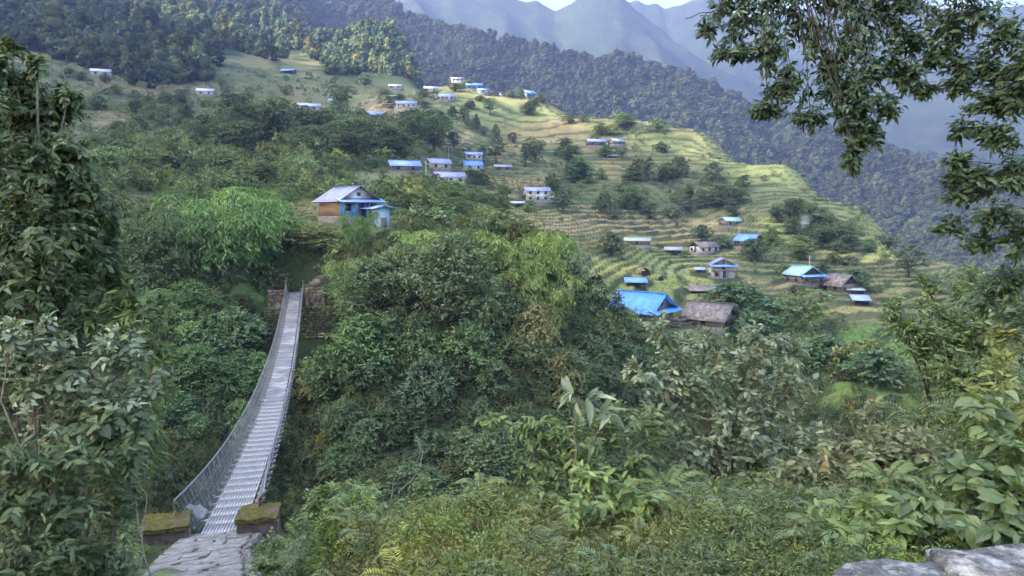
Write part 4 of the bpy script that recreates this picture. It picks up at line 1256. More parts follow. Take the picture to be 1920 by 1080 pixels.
# haystack hut
def hay_hut(px, py, label, s):
    g = ground_hit(px, py); root = empty("hay_hut", g, RAD(15)); tag(root, label, "hut")
    mb = MB(); n = 10
    V, F = [], []
    for j, y in enumerate((-1.1, -0.4, 0.4, 1.1)):
        for k in range(n + 1):
            a = math.pi * k / n
            V.append(((1.35 + 0.12 * math.sin(3 * a + j)) * math.cos(a) * s, y * s, (1.75 * math.sin(a) ** 0.8 + 0.05 * math.sin(5 * a + j)) * s))
    for j in range(3):
        for k in range(n):
            F.append((j * (n + 1) + k, j * (n + 1) + k + 1, (j + 1) * (n + 1) + k + 1, (j + 1) * (n + 1) + k))
    mb.add(V, F)
    o = mb.build("thatch", surf_mat("thatch", (0.24, 0.19, 0.12), (0.13, 0.10, 0.06), 6, 1, .8, .05), root)
    md = o.modifiers.new("thick", 'SOLIDIFY'); md.thickness = 0.18 * s
    MB().box((0, -0.7 * s, 0.55 * s), (1.5 * s, 0.1, 1.1 * s)).build("front", WM['dark'], root)
hay_hut(1205, 517, "round thatched hut in the rice terraces above the blue shelter", 1.0)
hay_hut(1117, 526, "low grey brush heap shelter on the terrace edge", 0.6)
hay_hut(1236, 526, "little thatched stook hut just behind the blue shelter", 0.55)
# -- hamlet in the middle of the slope
house(1006, 378, "white house with blue upper wall and lilac roof above the maize field", w=5, l=8, hw=1.9, hr=1.3, yaw=-80, wall='white', side='white', roof='lilac', storey=True, swin=3)
house(1024, 380, "low annexe with reddish roof in front of the blue walled house", w=3.5, l=4.5, hw=1.4, hr=0.9, yaw=-70, wall='white', roof='lilac', swin=1)
house(842, 346, "long white house with lilac roof above a bright green tree", w=5, l=8.5, hw=2.1, hr=1.5, yaw=-72, wall='white', roof='lilac', swin=3)
house(822, 319, "cream house with lilac roof and dark gable in the hillside hamlet", w=5, l=7, hw=2.1, hr=1.6, yaw=-65, wall='cream', roof='lilac', gable='dark', swin=2)
house(758, 322, "blue roofed house half sunk in bushes at the hamlet's edge", w=4.5, l=8.5, hw=1.7, hr=1.5, yaw=-70, wall='stone', roof='paleblue', gable='dark', swin=2)
house(886, 320, "small white house with bright blue roof below another house", w=5, l=7, hw=2.0, hr=1.8, yaw=-72, wall='white', roof='blue', swin=2)
house(888, 303, "white house with pink windows and pale roof directly above the blue roofed one", w=5, l=7, hw=2.4, hr=1.2, yaw=-80, wall='white', roof='paleblue', swin=3)
house(942, 321, "dark low house with grey roof behind the bushes", w=4, l=7, hw=1.5, hr=1.0, yaw=-80, wall='wood', roof='grey', swin=2)
# -- two houses on the terraced shoulder
house(1117, 276, "house with pale blue roof among terraces below the sunlit spur", w=5, l=9, hw=2.2, hr=1.4, yaw=-80, wall='wood', roof='paleblue', swin=2)
house(1156, 274, "small pale blue roof beside a round bush on the shoulder", w=5, l=7, hw=1.6, hr=1.3, yaw=-60, wall='wood', roof='paleblue', swin=1)
shed(1148, 296, "white tent roof on the terraces", 3, 4.5, 1.0, 85, 'white', slope=0.35, gabled=True)
# -- village on the ridge
RG = "houses of the ridge village"
house(858, 163, "tall white house at the top of the ridge village", w=6, l=8, hw=2.3, hr=1.3, yaw=-84, wall='white', roof='lilac', storey=True, swin=3, ymin=300, group=RG)
house(888, 165, "long blue walled house beside the tall white house on the ridge", w=6, l=10, hw=2.4, hr=1.8, yaw=-78, wall='blue', roof='paleblue', swin=3, ymin=300, group=RG)
house(991, 184, "blue roofed house at the lower end of the ridge village", w=6, l=7.5, hw=2.4, hr=2.0, yaw=-55, wall='white', side='blue', roof='blue', swin=2, ymin=300, group=RG)
house(905, 176, "small pale blue house under the long blue house on the ridge", w=4, l=6, hw=2.0, hr=1.0, yaw=-80, wall='paleblue', roof='paleblue', swin=1, ymin=300, group=RG)
house(762, 203, "long white house with four dark windows below the ridge", w=5, l=11, hw=2.4, hr=1.6, yaw=-86, wall='white', roof='paleblue', swin=4, ymin=300, group=RG)
house(838, 190, "white house with pale roof just under the ridge village", w=5, l=8.5, hw=2.1, hr=1.7, yaw=-86, wall='white', roof='paleblue', swin=3, ymin=300, group=RG)
house(808, 174, "white roofed house among trees left of the ridge top", w=5, l=8, hw=2.0, hr=1.4, yaw=-84, wall='white', roof='white', swin=2, ymin=300, group=RG)
house(741, 168, "pale house in front of the wooded knoll", w=5, l=8, hw=2.0, hr=1.4, yaw=-84, wall='white', roof='white', swin=2, ymin=300, group=RG)
shed(740, 187, "small brown shed above the long white house", 3.5, 5, 1.8, 84, 'grey', gabled=True, ymin=300)
shed(727, 203, "open dark shed at the end of the long white house", 4, 6, 1.8, 84, 'brown', gabled=True, ymin=300)
for k, (px, py, lab) in enumerate([(925, 174, "white stall nearest the small pale blue house on the ridge"), (943, 175, "white stall in the middle of the ridge top row"), (956, 177, "white stall at the end of the ridge top row"), (1043, 186, "tiny white hut on the ridge beyond the village")]):
    shed(px, py, lab, 3, 5, 1.8, 84, 'white', 'white', slope=0.15, ymin=300)
# -- scattered houses on the western slope
house(385, 180, "white house with brown lean-to at the edge of the tan meadow", w=5, l=8, hw=2.3, hr=1.6, yaw=-75, wall='white', roof='white', swin=2, ymin=200)
house(190, 144, "white house below the forest edge, highest on the western slope", w=5, l=9, hw=2.4, hr=1.6, yaw=-70, wall='white', roof='white', swin=2, ymin=200)
house(578, 209, "white roofed house behind the dark trees of the hollow", w=5, l=11, hw=2.2, hr=1.5, yaw=-78, wall='white', roof='white', swin=2, ymin=200)
house(664, 217, "pale roof half hidden between the hollow's trees", w=5, l=9, hw=2.0, hr=1.4, yaw=-72, wall='white', roof='white', swin=2, ymin=200)
house(704, 223, "house with pale blue gable roof right of the hollow's trees", w=5, l=8, hw=1.8, hr=1.7, yaw=-60, wall='stone', roof='paleblue', gable='darkblue', swin=2, ymin=200)
house(5, 96, "blue roofed house at the far western meadow", w=6, l=9, hw=1.9, hr=1.8, yaw=-60, wall='stone', roof='blue', swin=1, ymin=200)
shed(541, 138, "blue tarpaulin shelter on the meadow under the forest", 6, 9, 1.5, 84, 'tarp', gabled=True, slope=0.5, ymin=300)
shed(431, 193, "long dark shed on the bare brown plot", 4, 8, 1.6, 84, 'brown', gabled=True, slope=0.4, ymin=200)
house(624, 198, "small white house with blue door between tall trees", w=4, l=5, hw=2.2, hr=1.2, yaw=-50, wall='white', roof='paleblue', swin=1, ymin=200)

# ------------------------------------------------------------------ poles and wires
M_POLE = surf_mat("pale_pole", (0.42, 0.41, 0.38), (0.30, 0.29, 0.27), 3, 0.9, 0.2, 0.01)
def pole(px, py, h, label):
    g = ground_hit(px, py); root = empty("utility_pole", g); tag(root, label, "pole", "poles of the village power line")
    MB().tube([(0, 0, -0.5), (0, 0, h)], [0.13, 0.08], 8).build("mast", M_POLE, root)
    MB().box((0, 0, h - 0.35), (1.1, 0.09, 0.09)).build("crossarm", M_POLE, root)
    return g + Vector((0, 0, h - 0.3))
pa = pole(1385, 462, 6.5, "white power pole in front of the blue roofed house")
pb = pole(1516, 535, 7.0, "slim pole standing before the teal roofed house")
pc = pole(841, 306, 6.0, "thin pole on the bare slope above the hillside hamlet")
pd = pole(799, 345, 6.0, "pole beside the long white house of the hamlet")
def wire(name, label, a, b, sag, r, n=24, cat="wire", group=None):
    pts = [a.lerp(b, k / n) - Vector((0, 0, 4 * sag * (k / n) * (1 - k / n))) for k in range(n + 1)]
    tag(MB().tube(pts, r, 4).build(name, M_WIRE), label, cat, group)
wire("power_line", "upper power wire strung across the valley towards the hanging branches", at(1085, 395, 255), at(1800, 287, 120), 3.0, 0.022, cat="wire", group="power wires across the valley")
wire("power_line", "lower power wire strung across the valley", at(1085, 402, 255), at(1830, 300, 118), 3.2, 0.020, cat="wire", group="power wires across the valley")
wire("rope_line", "pale rope sagging between two poles in the rice terraces", at(1212, 493, 165), at(1300, 489, 172), 3.2, 0.045, cat="rope")
# ------------------------------------------------------------------ trees and bushes across the gorge and on the slope: single plants
def kind_proto(seed, h, rx, n, leaf, total, shape='round', base=0.28, rc=(0.34, 0.55), flat=0.8, aspect=0.5, droop=0.15, r0=0.16, fill=0.25, mat=None):
    cl = tree_clumps(seed, h, rx, n, base, rc, shape, flat)
    per = total / sum(c[3] ** 2 for c in cl)
    me = crown_mesh("crown", mat or L_TREE, cl, per, leaf, seed, droop=droop, aspect=aspect, fill=fill)
    tm = trunk_mesh("trunk", M_BARK, cl, h, r0, seed)
    z = np.empty(len(me.vertices) * 3, np.float32); me.vertices.foreach_get("co", z); z = z.reshape(-1, 3)
    return dict(crown=me, trunk=tm, h=float(z[:, 2].max()), w=float(np.percentile(np.abs(z[:, :2]), 98)) * 2)

K = {
 'round': [kind_proto(200 + k, 5.5, 3.0, 16, 0.42, 2300, 'round', 0.22) for k in range(3)],
 'loose': [kind_proto(210 + k, 8.5, 3.0, 15, 0.42, 1700, 'column', 0.30, (0.26, 0.46), 0.75) for k in range(3)],
 'slim': [kind_proto(220 + k, 8.5, 1.5, 12, 0.34, 1300, 'column', 0.2, (0.42, 0.7), 1.1) for k in range(2)],
 'bush': [kind_proto(230 + k, 2.6, 2.2, 12, 0.30, 1500, 'round', 0.1, (0.34, 0.55), 0.7, r0=0.08) for k in range(3)],
 'dark': [kind_proto(240 + k, 9, 4.0, 18, 0.46, 2400, 'umbrella', 0.3, (0.26, 0.44), 0.65) for k in range(2)],
 'bamboo': [kind_proto(250 + k, 7.5, 3.6, 16, 0.60, 2600, 'umbrella', 0.2, (0.24, 0.42), 1.0, aspect=0.17, droop=1.0, r0=0.07, fill=0.6) for k in range(3)],
 # finer leaves for the plants on the gorge wall
 'gdome': [kind_proto(260 + k, 6.5, 4.0, 26, 0.26, 6500, 'round', 0.12, (0.24, 0.42), 0.8) for k in range(3)],
 'gbush': [kind_proto(270 + k, 3.2, 2.4, 18, 0.20, 4200, 'round', 0.08, (0.24, 0.46), 0.75, r0=0.08) for k in range(4)],
 'gbamboo': [kind_proto(280 + k, 7.0, 3.8, 26, 0.42, 7000, 'umbrella', 0.15, (0.20, 0.36), 1.15, aspect=0.15, droop=1.1, r0=0.06, fill=0.6) for k in range(3)],
 'gvine': [kind_proto(290 + k, 5.5, 1.6, 16, 0.20, 3600, 'column', 0.02, (0.4, 0.66), 1.3, aspect=0.4, droop=1.0, r0=0.06, fill=0.4) for k in range(2)],
}
_cnt = {}
def tree(kind, px, py, wpx, hpx, label, tint=(1, 1, 1), group=None, name=None, cat='tree', ymin=60, ymax=1250, g=None):
    g = g if g is not None else ground_hit(px, py, ymin, ymax)
    i = _cnt[kind] = _cnt.get(kind, -1) + 1
    p = K[kind][i % len(K[kind])]
    m = g.y / F_PX
    sw, sh = wpx * m / p['w'], hpx * m / p['h']
    name = name or {'bush': 'bush', 'gbush': 'bush', 'bamboo': 'bamboo_clump', 'gbamboo': 'bamboo_clump', 'gvine': 'creeper'}.get(kind, 'tree')
    rz = rng.uniform(0, 6.28)
    root = empty(name, g - Vector((0, 0, 0.1)), rz); root.scale = (sw, sw, sh)
    tag(root, label, cat, group)
    t = np.clip(np.array(tint) * (1.3 if kind[0] == 'g' else 1.12) * rng.uniform(0.88, 1.12) * (1 + rng.normal(0, 0.04, 3)), 0.2, 4)
    c = obj("crown", p['crown'], root); c.color = (*t, 1); c["kind"] = "stuff"
    obj("trunk", p['trunk'], root)
    return root

BRT, DRK, GRY, YEL, BLU = (1.25, 1.35, 1.0), (0.72, 0.78, 0.8), (1.15, 1.1, 1.25), (1.6, 1.4, 0.8), (0.85, 1.05, 1.05)
# -- trees that stand out one by one
for a in [
 ('round', 1147, 481, 48, 50, "round dark tree alone in the rice field beside the pale green barn", DRK),
 ('round', 980, 462, 56, 40, "low round tree at the rim of the gorge below the tan field", DRK),
 ('loose', 1042, 500, 62, 72, "bushy olive tree at the rim of the gorge beside the rice field", (1.1, 1.0, 0.9)),
 ('round', 1316, 452, 42, 32, "round tree above the long brown roofed house", BLU),
 ('round', 1352, 468, 46, 30, "round tree beside the gable of the long brown roofed house", BLU),
 ('round', 1410, 490, 58, 46, "dark round tree in front of the blue roofed house", DRK),
 ('round', 1448, 462, 40, 34, "bright leafy tree next to the half hidden blue roofed house", BRT),
 ('round', 1378, 600, 124, 76, "broad dense tree behind the bare brown roof", BLU),
 ('round', 1418, 648, 116, 70, "spreading glossy tree right beside the bare brown roof", BLU),
 ('loose', 1512, 622, 98, 84, "bright green feathery tree below the teal roofed house", BRT),
 ('round', 1545, 700, 120, 76, "large dark leafed shrub tree at the lower edge of the meadow", BLU),
 ('round', 1640, 722, 110, 76, "dense dark shrub tree at the foot of the green meadow", BLU),
 ('round', 1440, 610, 54, 56, "small round tree squeezed between two broad trees", DRK),
 ('round', 1603, 540, 64, 38, "round tree behind the weathered farmhouse", BLU),
 ('loose', 1703, 520, 62, 62, "dark tree with visible trunk at the field end below the spur", DRK),
 ('round', 1742, 545, 44, 32, "low round tree beside the ploughed plot", DRK),
 ('bush', 1562, 494, 34, 20, "round bush of a pair below the yellow terraces, the one towards the smoke", DRK),
 ('bush', 1592, 496, 36, 20, "round bush of a pair below the yellow terraces, the one towards the dark tree", DRK),
 ('loose', 1500, 486, 60, 46, "leafy tree above the teal roofed house near the smoke", BRT),
 ('loose', 1055, 398, 54, 42, "leafy tree standing in front of the blue walled house", DRK),
 ('loose', 930, 306, 44, 48, "dark tree beside the pale roofed house of the hamlet", DRK),
 ('slim', 985, 312, 24, 44, "slim tree past the end of the dark low house", DRK),
 ('slim', 1004, 306, 18, 34, "slim tree behind the dark low house in the terraces", DRK),
 ('round', 848, 372, 62, 36, "bright green tree in front of the long white house", BRT),
 ('slim', 1216, 338, 20, 42, "slim dark tree between the terraces and the bare plot", DRK),
 ('slim', 755, 370, 22, 30, "slim tree below the blue roofed house in bushes", DRK),
 ('loose', 1335, 350, 30, 44, "dark slender tree at the edge of the sunlit terraces", DRK),
 ('slim', 1272, 244, 8, 16, "tiny pale tree standing on the crest of the spur", (2.2, 2.0, 1.8)),
 ('round', 1085, 342, 60, 46, "leafy tree in the middle of the tree belt", BLU),
 ('round', 205, 330, 66, 58, "pale leafed round tree beside the tall leafy shrub", (1.6, 1.75, 1.7)),
 ('dark', 500, 285, 110, 95, "largest dark tree of the hollow under the white roofed house", DRK),
 ('dark', 590, 262, 80, 60, "dark spreading tree just below the white roofed house", DRK),
 ('slim', 633, 225, 20, 46, "tall slim tree beside the small white house", DRK),
 ('slim', 1697, 455, 10, 16, "small pale shrub on the crest end of the spur", (1.6, 1.6, 1.2)),
]:
    tree(*a)

ONES = "first second third fourth fifth sixth seventh eighth ninth tenth eleventh twelfth thirteenth fourteenth fifteenth sixteenth seventeenth eighteenth nineteenth".split()
def ordinal(k):
    if k < 19: return ONES[k]
    t, o = divmod(k + 1, 10)
    return (["twentieth", "thirtieth", "fortieth"][t - 2]) if o == 0 else ["twenty", "thirty", "forty"][t - 2] + "-" + ONES[o - 1]
CLEAR = [(556, 735, 356, 428), (1122, 1275, 540, 604), (1290, 1372, 575, 622), (690, 735, 385, 446), (1322, 1386, 478, 524), (1460, 1542, 490, 534), (1540, 1632, 505, 575), (1290, 1346, 450, 476), (980, 1034, 346, 382), (806, 874, 322, 348), (800, 842, 300, 322),
         (735, 782, 306, 324), (868, 910, 284, 322), (1098, 1172, 260, 278), (556, 600, 190, 212), (366, 404, 163, 182), (645, 722, 203, 225), (1168, 1222, 443, 464), (1352, 1388, 408, 426), (740, 782, 186, 206), (824, 852, 176, 192)]
def hides(px, py, w, h):
    return any(px + w / 2 > a and px - w / 2 < b and py > d - 4 and py - h < d - 4 for a, b, c, d in CLEAR)
def zone(kind, n, box, wr, hr, label, group, tint=(1, 1, 1), seed=0, poly=None, name=None, cat='tree', ymin=60, mark=("the bridge", 553, 548)):
    r = np.random.default_rng(seed + 500); k = 0; made = []
    while k < n:
        px, py = r.uniform(box[0], box[1]), r.uniform(box[2], box[3])
        if poly is not None and not poly(px, py): continue
        kd = kind if isinstance(kind, str) else kind[k % len(kind)]
        bush = 'bush' in kd
        tw, th = r.uniform(*wr), r.uniform(*hr)
        if hides(px, py, tw, th): continue
        o = tree(kd, px, py, tw, th, label, np.array(tint) * r.uniform(0.7, 1.35), group, name, 'bush' if bush else cat, ymin)
        made.append((math.hypot(px - mark[1], py - mark[2]), k, o))
        k += 1
    for i, (_, _, o) in enumerate(sorted(made, key=lambda a: a[:2])):   # told apart by their order out from a landmark
        o["label"] = " ".join(label.split()[:10]) + ", " + ordinal(i) + " from " + mark[0]
zone(['dark', 'round', 'dark', 'loose'], 18, (630, 815, 245, 312), (48, 80), (42, 64), "dark tree in the wooded hollow above the hillside hamlet", "trees of the wooded hollow", (0.85, 0.92, 0.9), 1, mark=("the hamlet", 822, 319))
zone(['dark', 'round', 'loose'], 16, (430, 640, 215, 300), (44, 76), (34, 62), "dark tree in the thicket below the white roofed house", "trees of the western thicket", (0.85, 0.92, 0.9), 2, mark=("the white roof", 578, 209))
zone(['round', 'loose', 'bush'], 20, (200, 560, 300, 372), (40, 72), (26, 52), "leafy tree on the scrubby slope above the bamboo", "trees above the bamboo", (1.05, 1.08, 1.0), 3, mark=("the brown house", 640, 414))
zone(['round', 'bush', 'bamboo'], 16, (180, 430, 205, 290), (26, 48), (18, 36), "small tree on the western slope under the tan meadow", "trees of the western slope", (1.0, 1.1, 1.0), 4, mark=("the meadow house", 385, 180))
zone(['round', 'loose', 'round', 'slim', 'bush'], 30, (1060, 1440, 300, 412), (24, 48), (20, 42), "leafy tree in the belt between terraces and tan field", "trees of the belt across the slope", (0.92, 1.0, 0.95), 5, lambda x, y: y > 306 + 0.12 * (x - 1060) and y < 412 and not (x > 1330 and y < 352), mark=("the teal roof", 1368, 424))
zone(['loose', 'round', 'dark'], 20, (1440, 1740, 330, 470), (30, 54), (24, 44), "grey green tree covering the lower flank of the spur", "trees on the flank of the spur", (0.95, 1.0, 1.0), 6, lambda x, y: y > 388 + 0.33 * (x - 1440) and y < 462 + 0.2 * (x - 1440), mark=("the smoke", 1505, 440))
zone(['slim', 'loose', 'round', 'bush'], 22, (800, 1060, 205, 300), (12, 30), (14, 34), "small dark tree on the terraces under the ridge", "trees dotted over the terraces", (0.8, 0.9, 0.85), 7, mark=("the long blue house", 888, 165))
zone(['bush', 'round'], 16, (700, 1040, 166, 205), (14, 28), (9, 18), "small tree between the houses of the ridge village", "trees between the ridge houses", (0.95, 1.0, 0.9), 8, mark=("the tall white house", 858, 163))
zone(['round', 'loose', 'bush'], 14, (1060, 1260, 225, 300), (20, 42), (12, 26), "bushy tree near the pale blue roofs on the shoulder", "trees on the shoulder", (0.9, 1.0, 0.9), 9, mark=("the long pale roof", 1117, 276))
zone(['bush', 'round', 'loose'], 20, (640, 1060, 322, 400), (28, 52), (16, 34), "leafy bush below the hillside hamlet", "bushes below the hamlet", (1.05, 1.12, 0.95), 10, mark=("the long white house", 842, 346))
zone(['bush', 'loose'], 12, (760, 1000, 385, 440), (34, 60), (20, 40), "tangled bush along the rim of the gorge", "bushes along the gorge rim", (1.1, 1.15, 0.95), 11, mark=("the brown house", 640, 414))
zone(['round', 'bush'], 10, (1440, 1700, 440, 560), (22, 40), (14, 26), "bush at the edge of the fields around the lower farm", "bushes around the lower farm", (0.9, 1.0, 0.95), 12, mark=("the teal roof", 1505, 530))

zone(['round', 'bush', 'loose', 'bush'], 26, (90, 470, 112, 205), (12, 30), (9, 24), "small tree on the high western meadow below the forest", "trees of the high meadow", (0.95, 1.0, 0.95), 13, lambda x, y: y > 100 + 0.16 * x, mark=("the meadow house", 385, 180))
# -- gorge wall: big plants one can point to
for a in [
 ('gdome', 845, 610, 190, 185, "biggest dark domed tree on the middle of the gorge wall", (0.85, 0.88, 0.95)),
 ('gdome', 760, 560, 130, 110, "grey green tree beside the biggest domed tree, nearer the bridge", GRY),
 ('gdome', 700, 600, 150, 120, "dark tree hanging over the gorge right of the far bridge end", (0.85, 0.95, 0.9)),
 ('gbamboo', 985, 565, 170, 145, "feathery light green bamboo spilling over the gorge rim", (1.6, 1.75, 1.25)),
 ('gbamboo', 1020, 620, 120, 120, "drooping olive bamboo at the gorge rim by the rice field", (1.5, 1.5, 1.1)),
 ('gbamboo', 800, 510, 130, 84, "pale feathery bamboo on the rim above the biggest domed tree", (1.6, 1.75, 1.25)),
 ('gvine', 925, 620, 50, 90, "bright green creeper curtain on the face of the gorge wall", (1.2, 1.6, 0.9)),
 ('gbamboo', 665, 575, 110, 100, "light green bamboo plumes beside the far bridge post", (1.2, 1.35, 1.0)),
 ('gbamboo', 672, 475, 66, 84, "tall leafy bamboo in front of the brown and blue house", (1.0, 1.25, 0.95)),
 ('gbamboo', 430, 510, 220, 160, "large arching bamboo above the far end of the bridge", (1.15, 1.35, 1.05)),
 ('gbamboo', 478, 492, 110, 105, "bamboo drooping towards the bridge landing", (1.2, 1.4, 1.0)),
 ('gbamboo', 330, 520, 170, 135, "darker bamboo left of the large arching bamboo", (0.9, 1.05, 0.95)),
 ('gdome', 270, 545, 150, 140, "dark tree in the shade left of the bamboos", (0.8, 0.9, 0.9)),
 ('gbamboo', 470, 392, 130, 45, "bright bamboo crown behind the arching bamboo", (1.2, 1.5, 0.95)),
 ('gbush', 440, 650, 130, 80, "round leafy bush below the landing terrace", (0.9, 1.1, 0.95)),
 ('gbush', 370, 725, 130, 85, "dark leafy bush half way down the gorge left of the bridge", (0.85, 1.0, 0.9)),
 ('gbush', 590, 745, 90, 80, "reddish bush close under the middle of the bridge", (1.5, 1.15, 0.9)),
 ('gbush', 600, 462, 130, 44, "olive bush below the brown and blue house", (1.35, 1.2, 0.8)),
 ('gbush', 535, 440, 90, 40, "yellowish bush left of the brown and blue house", (1.5, 1.35, 0.8)),
 ('gbush', 880, 690, 120, 90, "bright rounded bush at the middle of the gorge wall", (1.0, 1.25, 0.95)),
 ('gbush', 690, 690, 150, 110, "broad green bush on the gorge wall right of the bridge", (0.95, 1.15, 0.9)),
 ('gbush', 800, 760, 120, 100, "bluish dark bush deep on the gorge wall", (0.75, 0.9, 1.0)),
 ('gvine', 1010, 690, 80, 130, "dry brown creeper hanging under the gorge rim", (1.5, 1.15, 1.05)),
 ('gvine', 1060, 760, 80, 110, "brown tangled creeper below the rice field edge", (1.4, 1.1, 1.0)),
]:
    tree(*a, ymin=30)
_m = 0
for kinds, n, box, wr, hr, lab, grp, tint, sd in [
 (['gbush', 'gbush', 'gdome'], 24, (600, 1100, 600, 900), (70, 130), (50, 95), "leafy bush clinging to the steep gorge wall", "bushes of the gorge wall", (0.9, 1.0, 0.95), 21),
 (['gbush'], 16, (300, 520, 590, 860), (60, 110), (44, 80), "leafy bush on the gorge side left of the bridge", "bushes left of the bridge", (0.95, 1.15, 0.95), 22),
 (['gbush', 'gvine'], 14, (1060, 1480, 620, 800), (60, 110), (44, 84), "shrub on the slope below the blue tarpaulin house", "shrubs below the tarpaulin house", (1.0, 1.05, 0.95), 23),
 (['gbush'], 12, (600, 960, 800, 960), (60, 110), (50, 80), "shadowed bush at the bottom of the gorge", "bushes at the gorge bottom", (0.85, 1.0, 0.95), 24),
]:
    zone(kinds, n, box, wr, hr, lab, grp, tint, sd, ymin=26, mark=("the tarpaulin house", 1200, 570) if sd == 23 else ("the far bridge end", 553, 548))

# ------------------------------------------------------------------ scrub, crops and undergrowth: what nobody could count
def scrub_proto(name, seed, mat, h, rx, n, leaf, total, shape='round', aspect=0.5, droop=0.15, flat=0.75, fill=0.3):
    cl = tree_clumps(seed, h, rx, n, 0.08, (0.34, 0.6), shape, flat)
    return proto(name, crown_mesh(name, mat, cl, total / sum(c[3] ** 2 for c in cl), leaf, seed, aspect=aspect, droop=droop, fill=fill))
SCRUB = [scrub_proto("scrub", 300 + k, L_SCRUB, 1.0, 0.8, 7, (0.14, 0.13, 0.17, 0.2)[k], (520, 560, 420, 380)[k], aspect=(0.5, 0.45, 0.3, 0.16)[k], droop=(0.1, 0.2, 0.5, 0.9)[k]) for k in range(4)]
UNDER = [scrub_proto("undergrowth", 320 + k, L_SCRUB, 0.9, 0.8, 9, (0.085, 0.10, 0.13, 0.16)[k], (1500, 1300, 900, 800)[k], aspect=(0.5, 0.45, 0.3, 0.14)[k], droop=(0.1, 0.2, 0.6, 1.0)[k]) for k in range(4)]

def tuft_proto(name, seed, n, h, spread, w, mat, lean=0.35):
    r = np.random.default_rng(seed)
    C = np.concatenate([r.uniform(-spread, spread, (n, 2)), np.zeros((n, 1))], 1)
    D = unit(np.concatenate([r.normal(0, lean, (n, 2)), np.ones((n, 1))], 1))
    V, F, R = cards(C, D, rand_dirs(n, r), h * r.uniform(0.6, 1.1, n), w, r.random(n), droop=0.18)
    return proto(name, mesh_np(name, V, F, mat, False, {"rnd": ('POINT', 'FLOAT', R)}))
TUFT = [tuft_proto("crop_tuft", 340 + k, 26, 0.8, 0.55, 0.10, L_CROP) for k in range(3)]
STALK = [tuft_proto("maize_stalks", 350 + k, 16, 1.9, 0.8, 0.14, L_CROP, 0.16) for k in range(2)]

def slope_points(n, y0, y1, u0, u1, r=rng):
    u = r.uniform(u0, u1, n); y = np.exp(r.uniform(math.log(y0), math.log(y1), n)); x = u * y
    z = land(x, y); px, py = project(x, y, z)
    return x, y, z, px, py

THICK = [(620,270,220,60,.9),(380,335,230,50,.85),(560,345,120,40,.7),(870,345,160,30,.45),(1230,365,200,40,.32),(1560,435,140,40,.45),(850,190,160,22,.4),(1150,270,110,28,.35),(330,262,150,40,.45),
         (700,385,160,30,.6),(1430,480,140,30,.3),(1420,620,220,60,.5),(870,425,150,40,.7),(100,340,170,60,.75),(550,160,150,26,.35),(1000,305,70,26,.3),(480,230,140,30,.6),(1300,330,90,24,.4)]
def thick(px, py):
    p = np.where(px < 620, 0.26, 0.13) * np.ones(np.shape(px))
    for x, y, rx, ry, k in THICK:
        p = np.maximum(p, k * (1 - smooth(0.35, 1.2, ((px - x) / rx) ** 2 + ((py - y) / ry) ** 2)))
    return p
def slope_scrub():
    x, y, z, px, py = slope_points(42000, 84, 520, -0.80, 0.72)
    c, wt = cover_colour(x, y, z, True)
    pr = thick(px + 25 * fbm(x / 20, y / 20, 95, 3), py + 14 * fbm(x / 20, y / 20, 94, 3)) * (1 - 0.85 * smooth(0.2, 0.6, wt))
    pr = np.where(y < 100, np.maximum(pr, 0.7), pr)
    step = _land0(x, y, True)
    pr = np.maximum(pr * 0.75, 0.16 * step)                     # weeds along the terrace walls
    ok = (rng.random(len(x)) < pr) & (py > treeline(px) - 25) & ~((px > 555) & (px < 742) & (py < 458) & (py > 380) & (y > 80) & (y < 112))
    for hx, hy, hr in HOUSE_CLEAR:
        ok &= np.hypot(x - hx, y - hy) > hr
    x, y, z, px, py, pr = (a[ok] for a in (x, y, z, px, py, pr)); n = len(x); print("slope scrub", n)
    k = smooth(0.1, 0.5, pr)[:, None]
    s = sizes(n, 0.6, 1.7) * (1 + 1.3 * (rng.random((n, 1)) < 0.18)) * (0.8 + 0.9 * smooth(100, 380, y))[:, None] * (0.45 + 0.9 * k)
    t = tints(n, 0.55, 1.6, 0.12) * np.array([1.04, 1.08, 1.02]) * (1 + 0.35 * fbm(x / 16, y / 16, 96, 3))[:, None]
    scatter("scrub", "low green scrub and weeds covering the hillside", np.stack([x, y, z - 0.15], 1), spin(n), s, rng.integers(0, 4, n), t, SCRUB)

def field_crops():
    x, y, z, px, py = slope_points(78000, 92, 500, -0.80, 0.70)
    c, wt = cover_colour(x, y, z, True)
    step = _land0(x, y, True)
    ok = (step < 0.35) & (rng.random(len(x)) < 0.35 + 0.4 * smooth(0.2, 0.6, wt)) & (py > treeline(px) - 5)
    tan = (c[:, 0] > 0.18) & (c[:, 0] / c[:, 1] > 1.25) & (wt > 0.4)
    for hx, hy, hr in HOUSE_CLEAR:
        ok &= np.hypot(x - hx, y - hy) > hr * 0.8
    x, y, z, c, tan = x[ok], y[ok], z[ok], c[ok], tan[ok]; n = len(x); print("field crops", n)
    idx = np.where(tan & (rng.random(n) < 0.6), rng.integers(3, 5, n), rng.integers(0, 3, n))
    s = sizes(n, 0.28, 0.62) * (0.7 + 0.8 * smooth(120, 400, y))[:, None]
    t = 1.35 * c * rng.uniform(0.7, 1.35, (n, 1))
    scatter("field_crops", "standing rice, millet, dry maize and meadow grass on the terraces", np.stack([x, y, z - 0.05], 1), spin(n), s, idx, t, TUFT + STALK)

